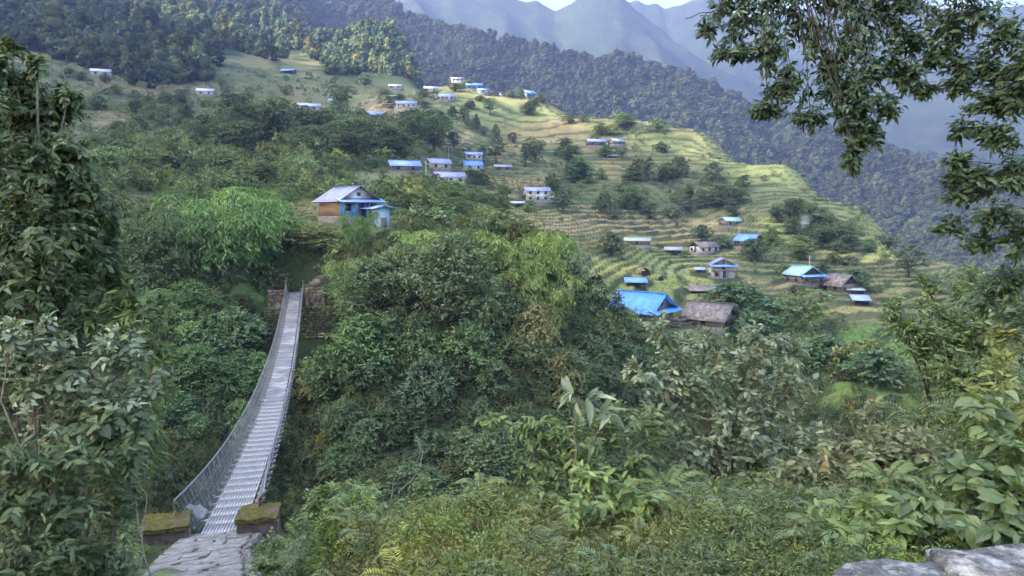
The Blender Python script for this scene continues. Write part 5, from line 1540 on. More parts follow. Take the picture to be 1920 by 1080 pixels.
def gorge_undergrowth():
    x, y, z, px, py = slope_points(26000, 21, 98, -0.78, 0.72)
    q, _ = path_at(x, y)
    ok = ~((q < 2.2) & (y < 23)) & ~((px > 555) & (px < 742) & (py < 456) & (y > 76))
    # keep the deck of the bridge and its landing free
    e = (BF - BN); Lb = e.length; e = e / Lb
    s = (x - BN.x) * e.x + (y - BN.y) * e.y; o = (x - BN.x) * e.y - (y - BN.y) * e.x
    ok &= ~((np.abs(o) < 2.3) & (s > -1) & (s < Lb + 5) & (z > -17)) & ~((np.abs(o) < 2.6) & (s < 3)) & ~((np.abs(o) < 4.6) & (s > Lb - 5) & (s < Lb + 0.8)) & ~((np.abs(o - 0.6) < 1.5) & (s > Lb) & (s < Lb + 5))
    field = smooth(0.3, 0.6, cover_colour(x, y, z, True)[1])
    ok &= rng.random(len(x)) > field * 0.85
    for hx, hy, hr in HOUSE_CLEAR[:-3]:
        ok &= np.hypot(x - hx, y - hy) > hr
    low = np.where((np.abs(o) < 6) & (s > Lb) & (s < Lb + 7), 0.45, 1.0)[ok]
    x, y, z = x[ok], y[ok], z[ok]; n = len(x); print("undergrowth", n)
    s = low[:, None] * sizes(n, 0.6, 1.7) * (0.55 + 0.6 * smooth(25, 80, y))[:, None]
    g = fbm(x / 7, y / 7, 97, 3)
    t = 0.95 * tints(n, 0.55, 1.5, 0.11) * (1 + 0.4 * g)[:, None]
    br = rng.random(n) < 0.045
    t[br] *= np.array([1.7, 1.25, 1.0])
    scatter("undergrowth", "dense undergrowth on both sides of the gorge", np.stack([x, y, z - 0.12], 1), spin(n, 0.2), s, rng.integers(0, 4, n), t, UNDER)

HOUSE_CLEAR = [(o.location.x * 0.98, o.location.y * 0.98, 7.2 if o.name.startswith("house") else 3.2) for o in bpy.data.objects if o.name.split('.')[0] in ("house", "shed", "hay_hut")]
HOUSE_CLEAR += [(-24.5, 97.0, 9.5), (-20.0, 95.0, 8.0), (-26.0, 92.0, 6.0)]
slope_scrub()
field_crops()
gorge_undergrowth()

# ------------------------------------------------------------------ smoke rising behind the trees
def smoke():
    g = ground_hit(1505, 448)
    mb = MB(); V, F = [], []
    n, m = 12, 9
    for j in range(m):
        t = j / (m - 1)
        for k in range(n):
            a = 2 * math.pi * k / n
            R = (0.5 + 2.6 * t * (1 - 0.35 * t)) * (1 + 0.15 * math.sin(3 * a + j)) * (0.15 if j in (0, m - 1) else 1)
            V.append((R * math.cos(a) + 1.2 * t, R * math.sin(a), 7.5 * t))
    for j in range(m - 1):
        for k in range(n):
            F.append((j * n + k, j * n + (k + 1) % n, (j + 1) * n + (k + 1) % n, (j + 1) * n + k))
    V.append((0, 0, -0.05)); V.append((1.2, 0, 7.55)); b0 = len(V) - 2
    for k in range(n):
        F.append((b0, (k + 1) % n, k)); F.append((b0 + 1, (m - 1) * n + k, (m - 1) * n + (k + 1) % n))
    mb.add(V, F)
    m_ = bpy.data.materials.new("smoke"); m_.use_nodes = True; nt = m_.node_tree
    nt.nodes.remove(nt.nodes["Principled BSDF"])
    pv = nt.nodes.new("ShaderNodeVolumePrincipled"); pv.inputs["Color"].default_value = (0.8, 0.85, 0.95, 1)
    tc = N(nt, "ShaderNodeTexCoord"); ns = N(nt, "ShaderNodeTexNoise"); ns.inputs["Scale"].default_value = 0.8; ns.inputs["Detail"].default_value = 4
    nt.links.new(tc.outputs["Object"], ns.inputs["Vector"])
    gr = N(nt, "ShaderNodeTexGradient", gradient_type='SPHERICAL'); mp = N(nt, "ShaderNodeMapping")
    mp.inputs[1].default_value = (-0.25, 0, -1.05); mp.inputs[3].default_value = (0.42, 0.42, 0.27)
    nt.links.new(tc.outputs["Object"], mp.inputs[0]); nt.links.new(mp.outputs[0], gr.inputs[0])
    r1 = N(nt, "ShaderNodeMapRange"); r1.inputs[1].default_value, r1.inputs[2].default_value, r1.inputs[4].default_value = 0.35, 0.75, 0.85
    nt.links.new(ns.outputs[0], r1.inputs[0])
    ml = N(nt, "ShaderNodeMath", operation='MULTIPLY'); nt.links.new(r1.outputs[0], ml.inputs[0]); nt.links.new(gr.outputs[1], ml.inputs[1])
    nt.links.new(ml.outputs[0], pv.inputs["Density"])
    nt.links.new(pv.outputs[0], nt.nodes["Material Output"].inputs["Volume"])
    tag(mb.build("smoke", m_, loc=g + Vector((0, 0, 1.0))), "thin blue smoke rising from behind the trees", None, kind="stuff")
smoke()
# ------------------------------------------------------------------ plants close to the viewer
LEAF = dict(
 dark=leaf_mat("leaf_dark", (0.025, 0.039, 0.015), (0.143, 0.192, 0.076), 'none', 0.55, 0.28, 0.28),
 hang=leaf_mat("leaf_hanging", (0.018, 0.034, 0.015), (0.076, 0.122, 0.044), 'none', 0.42, 0.45, 0.30),
 grey=leaf_mat("leaf_grey_green", (0.051, 0.072, 0.034), (0.300, 0.348, 0.198), 'none', 0.45, 0.45, 0.25),
 mid=leaf_mat("leaf_mid_green", (0.041, 0.067, 0.021), (0.205, 0.273, 0.091), 'none', 0.55, 0.3, 0.30),
 bright=leaf_mat("leaf_bright", (0.066, 0.107, 0.026), (0.244, 0.323, 0.098), 'none', 0.5, 0.4, 0.35),
 olive=leaf_mat("leaf_olive", (0.051, 0.062, 0.025), (0.253, 0.267, 0.120), 'none', 0.5, 0.35, 0.28),
 yellow=leaf_mat("leaf_yellowish", (0.098, 0.123, 0.031), (0.281, 0.305, 0.098), 'none', 0.5, 0.35, 0.35),
 big=leaf_mat("leaf_broad", (0.043, 0.072, 0.025), (0.183, 0.250, 0.098), 'none', 0.5, 0.3, 0.28),
 brown=leaf_mat("leaf_dry", (0.120, 0.075, 0.045), (0.240, 0.160, 0.095), 'none', 0.8, 0.2, 0.2),
 red=leaf_mat("leaf_red", (0.200, 0.045, 0.040), (0.360, 0.110, 0.090), 'none', 0.6, 0.3, 0.25),
)
VEIN = {}
DENS = 1.55
def vein_mat(k):
    if k not in VEIN:
        c = LEAF[k].node_tree
        mx = [n for n in c.nodes if n.type == 'MIX'][0]
        b0 = c.nodes["Principled BSDF"]
        VEIN[k] = leaf_mat("veined_" + LEAF[k].name, tuple(mx.inputs[6].default_value)[:3], tuple(mx.inputs[7].default_value)[:3], 'none', b0.inputs["Roughness"].default_value, 0.45, 0.28, vein=True)
    return VEIN[k]

def blade_hi(name, ratio, rnd, fold, droop, mat, seed, heart=False):
    """one leaf, one metre long, along +Y: 6 x 4 faces, curved, wavy edge"""
    r = np.random.default_rng(seed)
    s = np.array([0.0, 0.10, 0.28, 0.48, 0.68, 0.86, 1.0]); q = np.array([-1, -0.5, 0, 0.5, 1.0])
    w = np.array([0.10, 0.72, 1.0, 0.98, 0.74, 0.38, 0.0]) if heart else np.array([0.06, 0.44, 0.86, 1.0, 0.80, 0.42, 0.0])
    S, Q = np.meshgrid(s, q, indexing='ij')
    X = Q * w[:, None] * ratio * 0.5
    wave = 0.022 * np.sin(S * 11 + r.uniform(0, 6)) * np.abs(Q)
    Z = np.abs(X) * fold * 2 - droop * S ** 2 + wave
    Yv = S - 0.05 * np.abs(Q) * (1 - S) * (2 if heart else 0)
    X = X + 0.05 * r.normal() * S ** 2
    idx = np.arange(35).reshape(7, 5)
    Fq = np.stack([idx[:-1, :-1], idx[:-1, 1:], idx[1:, 1:], idx[1:, :-1]], -1).reshape(-1, 4)
    lc = np.stack([X / max(ratio, .01), S, 0 * S], -1).reshape(-1, 3)
    return mesh_np(name, np.stack([X, Yv, Z], -1).reshape(-1, 3), Fq, mat, True, {"rnd": ('POINT', 'FLOAT', np.full(35, rnd)), "lc": ('POINT', 'FLOAT_VECTOR', lc)})

def ground_near(px, Y):
    x = (px - 960) / F_PX * Y
    return Vector((x, Y, land1(x, Y)))

def curve_pts(a, b, sag, n=6, r=None, wob=0.0):
    out = []
    for k in range(n + 1):
        t = k / n
        p = a.lerp(b, t) + Vector((0, 0, sag * 4 * t * (1 - t)))
        if r is not None and 0 < k < n:
            p += Vector(r.normal(0, wob, 3))
        out.append(p)
    return out

def plant(name, label, cat, base, clumps, L=0.10, ratio=0.42, mat='mid', droop=0.25, spread=0.9, up=0.6, twigs=14, per=9, singles=60, seed=0, stem_r=0.02, group=None,
          twig_mat=None, accent=None, start=None, fold=0.16, stem_sag=0.15, leaf_from=0.2, whorl=False, leaf_droop=0.22, hang=0.0, shape=(0.36, 0.74, 0.62), size_var=0.35):
    """a leafy plant: stems from the base into each clump, twigs inside the clump, leaves along the twigs.
    clumps: (photo x, photo y, half width, half height, metres ahead[, amount])"""
    r = np.random.default_rng(seed + 900)
    root = empty(name, base); tag(root, label, cat, group)
    stems = MB()
    C, D, Nn, LL = [], [], [], []
    B = Vector((0, 0, 0))
    for ci, cl in enumerate(clumps):
        px, py, rx, ry, Y = cl[:5]; am = cl[5] if len(cl) > 5 else 1.0
        c = at(px, py, Y) - base
        m = Y / F_PX
        ax = np.array([rx * m, 0.8 * (rx + ry) / 2 * m, ry * m])
        s0 = B if start is None else min((Vector(q) - base for q in start), key=lambda q: (q - c).length)
        rad = stem_r * (0.6 + 0.4 * min(1, (c - s0).length))
        main = curve_pts(s0 + Vector(r.normal(0, stem_r * 1.5, 3)), c, stem_sag * (c - s0).length * 0.5, 8, r, 0.012 * (c - s0).length)
        stems.tube(main, [rad * (1 - 0.75 * k / 8) for k in range(9)], 5)
        nt = max(2, int(twigs * am * DENS))
        for k in range(nt):
            d = rand_dirs(1, r)[0]
            e = c + Vector(d * ax * (r.uniform(0.3, 1.0) ** 0.5))
            q0 = main[int(r.integers(5, 9))]
            if (e - q0).length > 1.6 * max(ax): q0 = main[-1]
            tw = curve_pts(q0, e, (0.10 - hang) * (e - q0).length, 5, r, 0.02 * (e - q0).length)
            stems.tube(tw, [max(0.0014, rad * 0.20) * (1 - 0.6 * j / 5) for j in range(6)], 3, cap=False)
            P = np.array([tuple(p) for p in tw]); T = unit(np.gradient(P, axis=0))
            nl = max(2, int(per * r.uniform(0.7, 1.3)))
            if whorl:
                f = np.clip(1 - np.abs(r.normal(0, 0.10, nl)), leaf_from, 1)
            else:
                f = np.linspace(leaf_from, 1, nl) + r.normal(0, 0.03, nl)
            f = np.clip(f, 0, 1) * 5; i = np.minimum(f.astype(int), 4); g = (f - i)[:, None]
            pos = P[i] * (1 - g) + P[i + 1] * g; t = unit(T[i] * (1 - g) + T[i + 1] * g)
            side = unit(np.cross(t, rand_dirs(1, r)[0] * 0.5 + np.array([0, 0, 1.0])))
            sg = np.where(np.arange(nl) % 2 == 0, 1.0, -1.0)[:, None]
            dd = unit(t * 0.65 + side * sg * spread + rand_dirs(nl, r) * 0.45 + np.array([0, 0, -droop]))
            C.append(pos); D.append(dd)
            Nn.append(unit(np.array([0, 0, up]) + unit(pos - np.array(c)) * 0.3 + np.array([0, -0.25, 0]) + rand_dirs(nl, r) * 0.45))
            LL.append(L * r.uniform(1 - size_var, 1 + size_var, nl) * (1.0 - 0.25 * (f / 5 > 0.93)))
    stems.build("stems", twig_mat or M_TWIG, root, smooth_shade=True)
    C, D, Nn, LL = np.concatenate(C), np.concatenate(D), np.concatenate(Nn), np.concatenate(LL)
    n = len(C); rnd = np.clip(r.beta(1.6, 2.2, n), 0, 1)
    W = LL * ratio * r.uniform(0.8, 1.2, n)
    # the leaves that show largest are pieces of their own
    show = LL / np.linalg.norm(C + np.array(base), axis=1)
    order = np.argsort(-show + r.random(n) * 0.002)
    ind = order[:min(singles, n)]; rest = order[min(singles, n):]
    m0 = LEAF[mat] if isinstance(mat, str) else mat
    if len(rest):
        V, F, R = blades(C[rest], D[rest], Nn[rest], LL[rest], W[rest], rnd[rest], fold, leaf_droop, shape)
        o = obj("foliage", mesh_np("foliage", V, F, m0, True, {"rnd": ('POINT', 'FLOAT', R)}), root); o["kind"] = "stuff"
    if len(ind):
        nv = 5                                              # a few shared blade meshes, placed one by one
        mes = []
        for k in range(nv):
            mes.append(blade_hi("leaf", ratio, (k + 0.5) / nv, fold * (0.7 + 0.3 * k), leaf_droop * (0.6 + 0.3 * k), vein_mat(mat), seed * 10 + k, ratio > 0.55))
        for j, k in enumerate(ind):
            d = Vector(D[k]).normalized(); s = d.cross(Vector(Nn[k])).normalized(); u = s.cross(d)
            M = Matrix((s, d, u)).transposed().to_4x4()
            o = obj("leaf", mes[min(nv - 1, int(rnd[k] * nv))], root)
            o.matrix_local = Matrix.Translation(Vector(C[k])) @ M @ Matrix.Diagonal((LL[k], LL[k], LL[k], 1))
    if accent:
        am_, na, sz = accent
        k = r.choice(n, na, replace=False)
        V, F, R = blades(C[k] + rand_dirs(na, r) * 0.01, unit(D[k] + rand_dirs(na, r)), rand_dirs(na, r), sz * r.uniform(0.6, 1.3, na), sz * 0.5, r.random(na))
        obj("dry_leaves" if am_ == 'brown' else "petals", mesh_np("accent", V, F, LEAF[am_], True, {"rnd": ('POINT', 'FLOAT', R)}), root)["kind"] = "stuff"
    return root

def fern(px, py, Y, size, label, seed, n=8, mat='bright', tilt=0.5, lean=(0, 0)):
    r = np.random.default_rng(seed + 1300)
    g = ground_near(px, Y); base = at(px, py, Y)
    base.z = max(min(base.z, g.z + 0.35), g.z - 0.1)
    root = empty("fern", base); tag(root, label, "fern", "ferns on the near bank")
    V0, F0q, F0t, R0, nv = [], [], [], [], 0
    # one frond along +Y, arching; pinnae both sides, shorter to the tip
    N_ = 26
    s = np.linspace(0.12, 1.0, N_)
    mid = np.stack([np.zeros(N_), s * 0.92, 0.42 * np.sin(s * 1.9) - 0.30 * s ** 2], 1)
    tn = unit(np.gradient(mid, axis=0))
    Cs, Ds, Ns, Ls = [], [], [], []
    for sd in (-1, 1):
        d = unit(np.stack([np.full(N_, sd * 1.0), 0.35 * np.ones(N_), -0.18 * np.ones(N_)], 1) + tn * 0.25)
        Cs.append(mid); Ds.append(d); Ns.append(np.cross(d, tn) * -sd * -1); Ls.append(0.24 * np.sin(np.pi * (0.12 + 0.86 * s)) ** 0.8 + 0.012)
    C, D, Nn, Ls = np.concatenate(Cs), np.concatenate(Ds), np.concatenate(Ns), np.concatenate(Ls)
    Nn = np.where(Nn[:, 2:3] < 0, -Nn, Nn)
    V, F, R = blades(C, D, Nn, Ls, 0.030, np.clip(r.normal(0.5, 0.2, len(C)), 0, 1), 0.1, 0.15, (0.3, 0.75, 0.7))
    me = mesh_np("frond", V, F, LEAF[mat], True, {"rnd": ('POINT', 'FLOAT', R)})
    rm = MB().tube([(0, 0, 0)] + [tuple(p) for p in mid[::3]], 0.006, 4).mesh("stalk", M_TWIG)
    for k in range(n):
        a = 2 * math.pi * (k + r.uniform(-0.3, 0.3)) / n
        sc = size * r.uniform(0.75, 1.15)
        fo = obj("frond", me, root, rot=(r.uniform(-0.15, tilt), r.uniform(-0.2, 0.2), a), scale=sc)
        obj("stalk", rm, fo)
    return root

# -- tall leafy shrub on the western edge and what grows under it
gb = ground_near(60, 6.6)
plant("tall_shrub", "tall dense shrub with drooping dark pointed leaves beside the path", "shrub", gb, [
  (30, 330, 110, 95, 6.4, 1.3), (120, 300, 70, 70, 6.6, 1.2), (-40, 220, 90, 90, 6.3), (60, 225, 90, 60, 6.8, 1.1), (150, 380, 60, 70, 6.7, 1.1), (60, 440, 120, 80, 6.3, 1.4),
  (165, 470, 55, 70, 6.8), (20, 540, 100, 80, 6.3, 1.2), (120, 550, 80, 70, 6.6, 1.1), (-60, 420, 80, 120, 6.3, 1.1), (190, 405, 40, 50, 7.0, .8), (40, 165, 60, 35, 6.9, .7), (110, 205, 60, 35, 7.0, .8),
  (70, 128, 18, 34, 6.7, .22), (128, 185, 28, 30, 6.8, .4), (-20, 130, 50, 50, 6.6, .7), (90, 640, 110, 70, 6.5, 1.1), (0, 660, 90, 80, 6.3), (205, 480, 36, 60, 7.0, .7), (235, 550, 40, 50, 7.0, .7), (20, 100, 30, 30, 6.8, .25)],
  L=0.078, ratio=0.46, mat='dark', droop=0.3, twigs=44, per=13, singles=280, seed=1, stem_r=0.035, leaf_droop=0.30)
plant("twiggy_shrub", "twiggy shrub with pale backed greyish leaves below the tall shrub", "shrub", ground_near(40, 5.9), [
  (60, 640, 90, 60, 5.6, .8), (150, 690, 90, 60, 5.7), (230, 650, 70, 60, 5.9), (60, 730, 90, 50, 5.5, .8), (190, 760, 90, 50, 5.7), (270, 720, 45, 60, 6.0, .8), (20, 620, 60, 40, 5.4, .5), (120, 800, 110, 50, 5.6), (250, 800, 50, 40, 5.9, .8)],
  L=0.078, ratio=0.44, mat='grey', droop=0.1, twigs=20, per=10, singles=150, seed=2, stem_r=0.022, accent=('brown', 14, 0.09))
plant("sprouting_shrub", "shrub with long light green shoots beside the twiggy shrub", "shrub", ground_near(120, 6.8), [
  (262, 585, 55, 50, 6.6), (312, 575, 18, 46, 6.7, .5), (225, 600, 40, 50, 6.6), (290, 660, 40, 60, 6.8), (240, 545, 22, 30, 6.6, .4), (180, 600, 50, 50, 6.6, .8), (310, 720, 26, 70, 7.0, .7)],
  L=0.11, ratio=0.24, mat='mid', droop=0.05, twigs=14, per=11, singles=90, seed=3, stem_r=0.016)
plant("broadleaf_shrub", "shrub with big dark rounded leaves low on the western edge", "shrub", ground_near(70, 5.6), [
  (200, 790, 70, 40, 5.6), (250, 810, 50, 40, 5.7), (140, 820, 70, 40, 5.6, .8)],
  L=0.105, ratio=0.66, mat='dark', droop=0.35, twigs=12, per=6, singles=170, seed=4, stem_r=0.02, leaf_droop=0.25)
plant("shady_bush", "dark fine leafed bush in the shade under the western shrubs", "bush", ground_near(60, 6.9), [
  (40, 860, 110, 70, 6.3, 1.2), (150, 880, 90, 60, 6.6, 1.1), (240, 880, 50, 60, 7.2), (60, 960, 120, 70, 6.4, 1.2), (170, 970, 80, 60, 7.0, 1.1), (-30, 800, 70, 80, 6.2), (60, 1050, 130, 50, 6.2, 1.1)],
  L=0.085, ratio=0.36, mat='dark', droop=0.2, twigs=22, per=11, singles=60, seed=5, stem_r=0.018)
plant("feathery_bush", "feathery mid green bush at the edge of the stone path", "bush", ground_near(250, 9.5), [
  (215, 1000, 60, 40, 9.3), (160, 1045, 80, 40, 9.0), (215, 1055, 36, 26, 9.2, .7), (120, 1000, 70, 40, 9.0), (255, 900, 40, 50, 11.5), (250, 850, 40, 50, 11.5)],
  L=0.085, ratio=0.30, mat='mid', droop=0.2, twigs=20, per=10, singles=30, seed=6, stem_r=0.014)
plant("weeping_herb", "drooping light green grass-like leaves hanging from the western shrubs", "plant", ground_near(285, 12.0), [
  (285, 760, 20, 60, 12.0), (278, 830, 24, 60, 12.0), (292, 700, 14, 40, 12.0, .6)],
  L=0.30, ratio=0.10, mat='mid', droop=1.0, twigs=16, per=9, singles=20, seed=7, stem_r=0.010, leaf_droop=0.5, start=[tuple(at(215, 660, 11.2)), tuple(at(205, 720, 11.2))])
plant("low_bush", "leafy dark bush hiding the stems of the western shrubs", "bush", ground_near(20, 4.9), [
  (30, 860, 90, 50, 4.9, 1.1), (130, 870, 80, 50, 5.1, 1.1), (220, 860, 60, 45, 5.4), (30, 950, 100, 50, 4.8, 1.1), (130, 960, 80, 50, 5.0, 1.1), (215, 940, 50, 45, 5.6, .9), (60, 1040, 110, 50, 4.7, 1.2), (180, 1040, 70, 40, 5.2)],
  L=0.085, ratio=0.34, mat='dark', droop=0.3, twigs=24, per=10, singles=120, seed=8, stem_r=0.010)
plant("low_bush", "paler herb bush at the foot of the western shrubs, next to the path", "bush", ground_near(190, 7.6), [
  (200, 1040, 70, 40, 7.8, 1.1), (130, 1060, 60, 30, 7.4), (215, 990, 36, 40, 8.5, .8), (225, 940, 26, 40, 8.6, .7)],
  L=0.08, ratio=0.40, mat='mid', droop=0.2, twigs=22, per=10, singles=30, seed=9, stem_r=0.010)
fern(30, 770, 4.6, 0.55, "large fern fronds under the western shrubs", 1, 7, 'mid', 0.1)
fern(215, 905, 9.0, 0.85, "fern beside the feathery bush near the path", 2, 8, 'mid', 0.1)

# -- bushes between the path and the grassy bank
plant("green_bush", "bright green bush behind the gorge side anchor block", "bush", ground_near(640, 15.0), [
  (620, 930, 55, 32, 15.2), (680, 925, 50, 36, 15.4), (600, 960, 40, 30, 15), (650, 975, 60, 30, 14.6), (700, 960, 40, 36, 14.8, .8)],
  L=0.13, ratio=0.45, mat='bright', droop=0.1, twigs=34, per=11, singles=10, seed=11, stem_r=0.02)
plant("weedy_bush", "leafy bush with small pinkish flowers at the top of the grassy bank", "bush", ground_near(760, 7.2), [
  (700, 985, 60, 40, 7.4), (770, 970, 60, 40, 7.4, 1.1), (840, 960, 50, 40, 7.2), (880, 985, 50, 30, 6.8), (640, 1010, 60, 40, 7.6), (730, 1030, 80, 36, 6.9, 1.1), (820, 1020, 60, 36, 6.6), (640, 1060, 70, 30, 7.2), (800, 910, 30, 30, 7.4, .4), (890, 930, 24, 24, 7.2, .35)],
  L=0.070, ratio=0.42, mat='mid', droop=0.1, twigs=26, per=10, singles=60, seed=12, stem_r=0.012, accent=('red', 36, 0.032))
plant("weedy_bush", "leafy green bush on the slope right below the gorge side anchor block", "bush", ground_near(540, 10.5), [
  (520, 1020, 45, 30, 11.5), (560, 1040, 60, 30, 10.8, 1.1), (500, 1060, 50, 26, 10.5), (600, 1060, 50, 30, 10), (560, 990, 36, 26, 12, .8)],
  L=0.085, ratio=0.45, mat='mid', droop=0.1, twigs=22, per=10, singles=20, seed=13, stem_r=0.012)
def bare_tree():
    base = ground_near(690, 34.0); root = empty("leafless_tree", base); tag(root, "small pale leafless tree on the gorge side", "tree")
    r = np.random.default_rng(5); mb = MB()
    def br(p, d, l, rad, lev):
        q = [p + d * l * k / 4 + Vector(r.normal(0, 0.05 * l, 3)) * (k > 0) for k in range(5)]
        mb.tube(q, [rad * (1 - 0.4 * k / 4) for k in range(5)], 5)
        if lev:
            for k in range(3):
                dd = (d + Vector(r.normal(0, 0.65, 3))).normalized()
                br(q[2 + k % 3], dd, l * 0.62, rad * 0.55, lev - 1)
    top = at(690, 770, 34) - base
    br(Vector((0, 0, -0.2)), Vector((0.05, 0, 1)), max(1.6, top.z * 0.45), 0.06, 3)
    mb.build("branches", surf_mat("pale_bark", (0.34, 0.33, 0.25), (0.22, 0.21, 0.16), 6), root, True)
bare_tree()

# -- shrubs on the right bank
plant("grey_shrub", "dense grey green shrub on the near bank below the tarpaulin house", "shrub", ground_near(1390, 7.2), [
  (1390, 690, 90, 60, 7.0, 1.1), (1300, 730, 90, 60, 6.9, 1.1), (1470, 740, 80, 60, 7.1, 1.1), (1380, 790, 110, 60, 6.8, 1.3), (1270, 680, 60, 60, 6.9, .8), (1240, 620, 36, 45, 6.9, .4), (1430, 640, 50, 50, 7.0, .7), (1330, 640, 50, 45, 7.0, .5),
  (1300, 850, 90, 60, 6.8, 1.1), (1420, 860, 90, 60, 6.8, 1.1), (1510, 820, 60, 60, 7.0), (1220, 790, 60, 60, 6.8, .8), (1490, 670, 40, 50, 7.1, .6), (1200, 700, 40, 40, 6.8, .4)],
  L=0.078, ratio=0.44, mat='grey', droop=0.1, twigs=21, per=10, singles=280, seed=21, stem_r=0.03, accent=('brown', 20, 0.08))
plant("pale_shrub", "light green shrub with arching shoot reaching out over the gorge", "shrub", ground_near(1120, 6.3), [
  (1010, 800, 70, 36, 6.1, .9), (920, 785, 36, 14, 6.0, .3), (1080, 830, 80, 60, 6.1, 1.1), (1150, 800, 60, 60, 6.3), (1000, 860, 60, 50, 6.0, .9), (1100, 900, 90, 50, 6.0, 1.1), (1200, 880, 70, 60, 6.2), (1020, 930, 60, 40, 5.8, .8), (1230, 800, 50, 50, 6.5, .8)],
  L=0.078, ratio=0.38, mat='mid', droop=0.25, twigs=22, per=10, singles=160, seed=22, stem_r=0.018, accent=('red', 14, 0.035))
plant("whorled_plant", "upright plant with a whorl of long pale leaves at its tip", "plant", ground_near(1085, 5.8), [
  (1085, 745, 26, 12, 5.6, .9), (1130, 775, 24, 12, 5.7, .6)],
  L=0.20, ratio=0.24, mat='grey', droop=0.15, twigs=3, per=6, singles=60, seed=23, stem_r=0.012, whorl=True, leaf_droop=0.3)
plant("leafy_herb", "leafy yellow green herb in the middle of the near bank", "plant", ground_near(1130, 5.2), [
  (1110, 890, 50, 36, 5.1), (1170, 930, 60, 36, 5.0), (1090, 950, 60, 36, 4.9, .8), (1230, 950, 50, 30, 4.9, .8)],
  L=0.080, ratio=0.40, mat='bright', droop=0.15, twigs=12, per=8, singles=100, seed=24, stem_r=0.01)
plant("flowering_shrub", "shrub with reddish young leaves and flower heads at the meadow's edge", "shrub", ground_near(1650, 5.6), [
  (1590, 825, 70, 36, 5.6, .8), (1690, 815, 70, 36, 5.6, .8), (1560, 870, 80, 50, 5.4), (1650, 860, 80, 50, 5.3), (1740, 850, 70, 50, 5.3), (1640, 760, 30, 20, 5.8, .2), (1480, 900, 60, 50, 5.4, .8), (1700, 920, 90, 45, 5.0), (1590, 930, 80, 40, 5.0)],
  L=0.070, ratio=0.42, mat='olive', droop=0.1, twigs=24, per=9, singles=160, seed=25, stem_r=0.016, accent=('red', 70, 0.045))
plant("broadleaf_plant", "plant with very broad heart shaped leaves behind the stone wall", "plant", ground_near(1850, 3.9), [
  (1850, 770, 60, 50, 4.0, .8), (1880, 850, 50, 60, 3.8), (1800, 900, 70, 50, 3.8), (1890, 940, 50, 50, 3.5), (1740, 960, 70, 40, 3.8), (1840, 990, 80, 36, 3.4)],
  L=0.095, ratio=0.54, mat='big', droop=0.3, twigs=11, per=8, singles=290, seed=26, stem_r=0.012, leaf_droop=0.3)
plant("broadleaf_plant", "cluster of long mid green leaves between the ferns and the stone wall", "plant", ground_near(1650, 4.1), [
  (1640, 960, 70, 40, 4.0), (1560, 970, 60, 40, 4.2), (1700, 1000, 60, 30, 3.7), (1600, 1010, 60, 30, 3.8)],
  L=0.095, ratio=0.42, mat='bright', droop=0.25, twigs=11, per=7, singles=150, seed=27, stem_r=0.01, leaf_droop=0.3)
plant("wild_tree", "bushy dark tree growing up the right bank behind the flowering shrub", "tree", ground_near(1780, 10.5), [
  (1780, 600, 120, 60, 10.5, 1.3), (1720, 630, 80, 50, 10.3, 1.0), (1860, 620, 90, 80, 10.3, 1.2), (1790, 700, 80, 60, 10.0, 1.1), (1880, 720, 80, 60, 9.8, 1.1), (1820, 530, 60, 45, 10.8, .7), (1740, 540, 36, 40, 10.8, .35), (1900, 540, 40, 50, 10.6, .8), (1680, 585, 36, 36, 10.5, .35)],
  L=0.110, ratio=0.30, mat='mid', droop=0.15, twigs=40, per=12, singles=80, seed=28, stem_r=0.022, twig_mat=M_BARK_D)
plant("yellow_bush", "yellow green leafed bush at the right edge above the broad leaves", "bush", ground_near(1880, 6.2), [
  (1890, 640, 40, 40, 6.3), (1870, 700, 50, 40, 6.2), (1830, 730, 50, 36, 6.3), (1910, 770, 40, 50, 6.0)],
  L=0.085, ratio=0.36, mat='yellow', droop=0.2, twigs=13, per=9, singles=60, seed=29, stem_r=0.014)
plant("shady_bush", "dark shrub in the shadow under the flowering shrub", "bush", ground_near(1430, 5.9), [
  (1450, 930, 80, 40, 5.8), (1370, 930, 70, 40, 6.0), (1520, 890, 50, 40, 5.8, .8)],
  L=0.08, ratio=0.42, mat='dark', droop=0.15, twigs=16, per=9, singles=40, seed=30, stem_r=0.012)
for k, (px, py, Y, sz, m_, lab) in enumerate([
 (1300, 965, 5.0, 0.34, 'yellow', "yellow green fern beside the leafy herb"), (1460, 1010, 4.4, 0.36, 'bright', "bright fern in front of the dark shrub"),
 (1400, 985, 4.8, 0.34, 'bright', "fern between the yellow green fern and the dark shrub"), (1560, 1020, 4.0, 0.34, 'mid', "fern beside the stone wall"),
 (880, 1000, 5.6, 0.30, 'bright', "single fern spreading at the top of the grassy bank"), (1250, 915, 5.9, 0.36, 'bright', "tall fern behind the leafy herb"),
 (1660, 905, 5.0, 0.34, 'bright', "fern among the flowering shrub's stems"), (900, 870, 7.0, 0.3, 'bright', "fern tip rising over the bank edge"),
 (1350, 1050, 4.0, 0.26, 'bright', "small fern at the lower edge of the bank"), (1200, 1010, 4.6, 0.26, 'yellow', "small yellowing fern in the grass")]):
    fern(px, py, Y, sz, lab, 10 + k, 7, m_, 0.25)

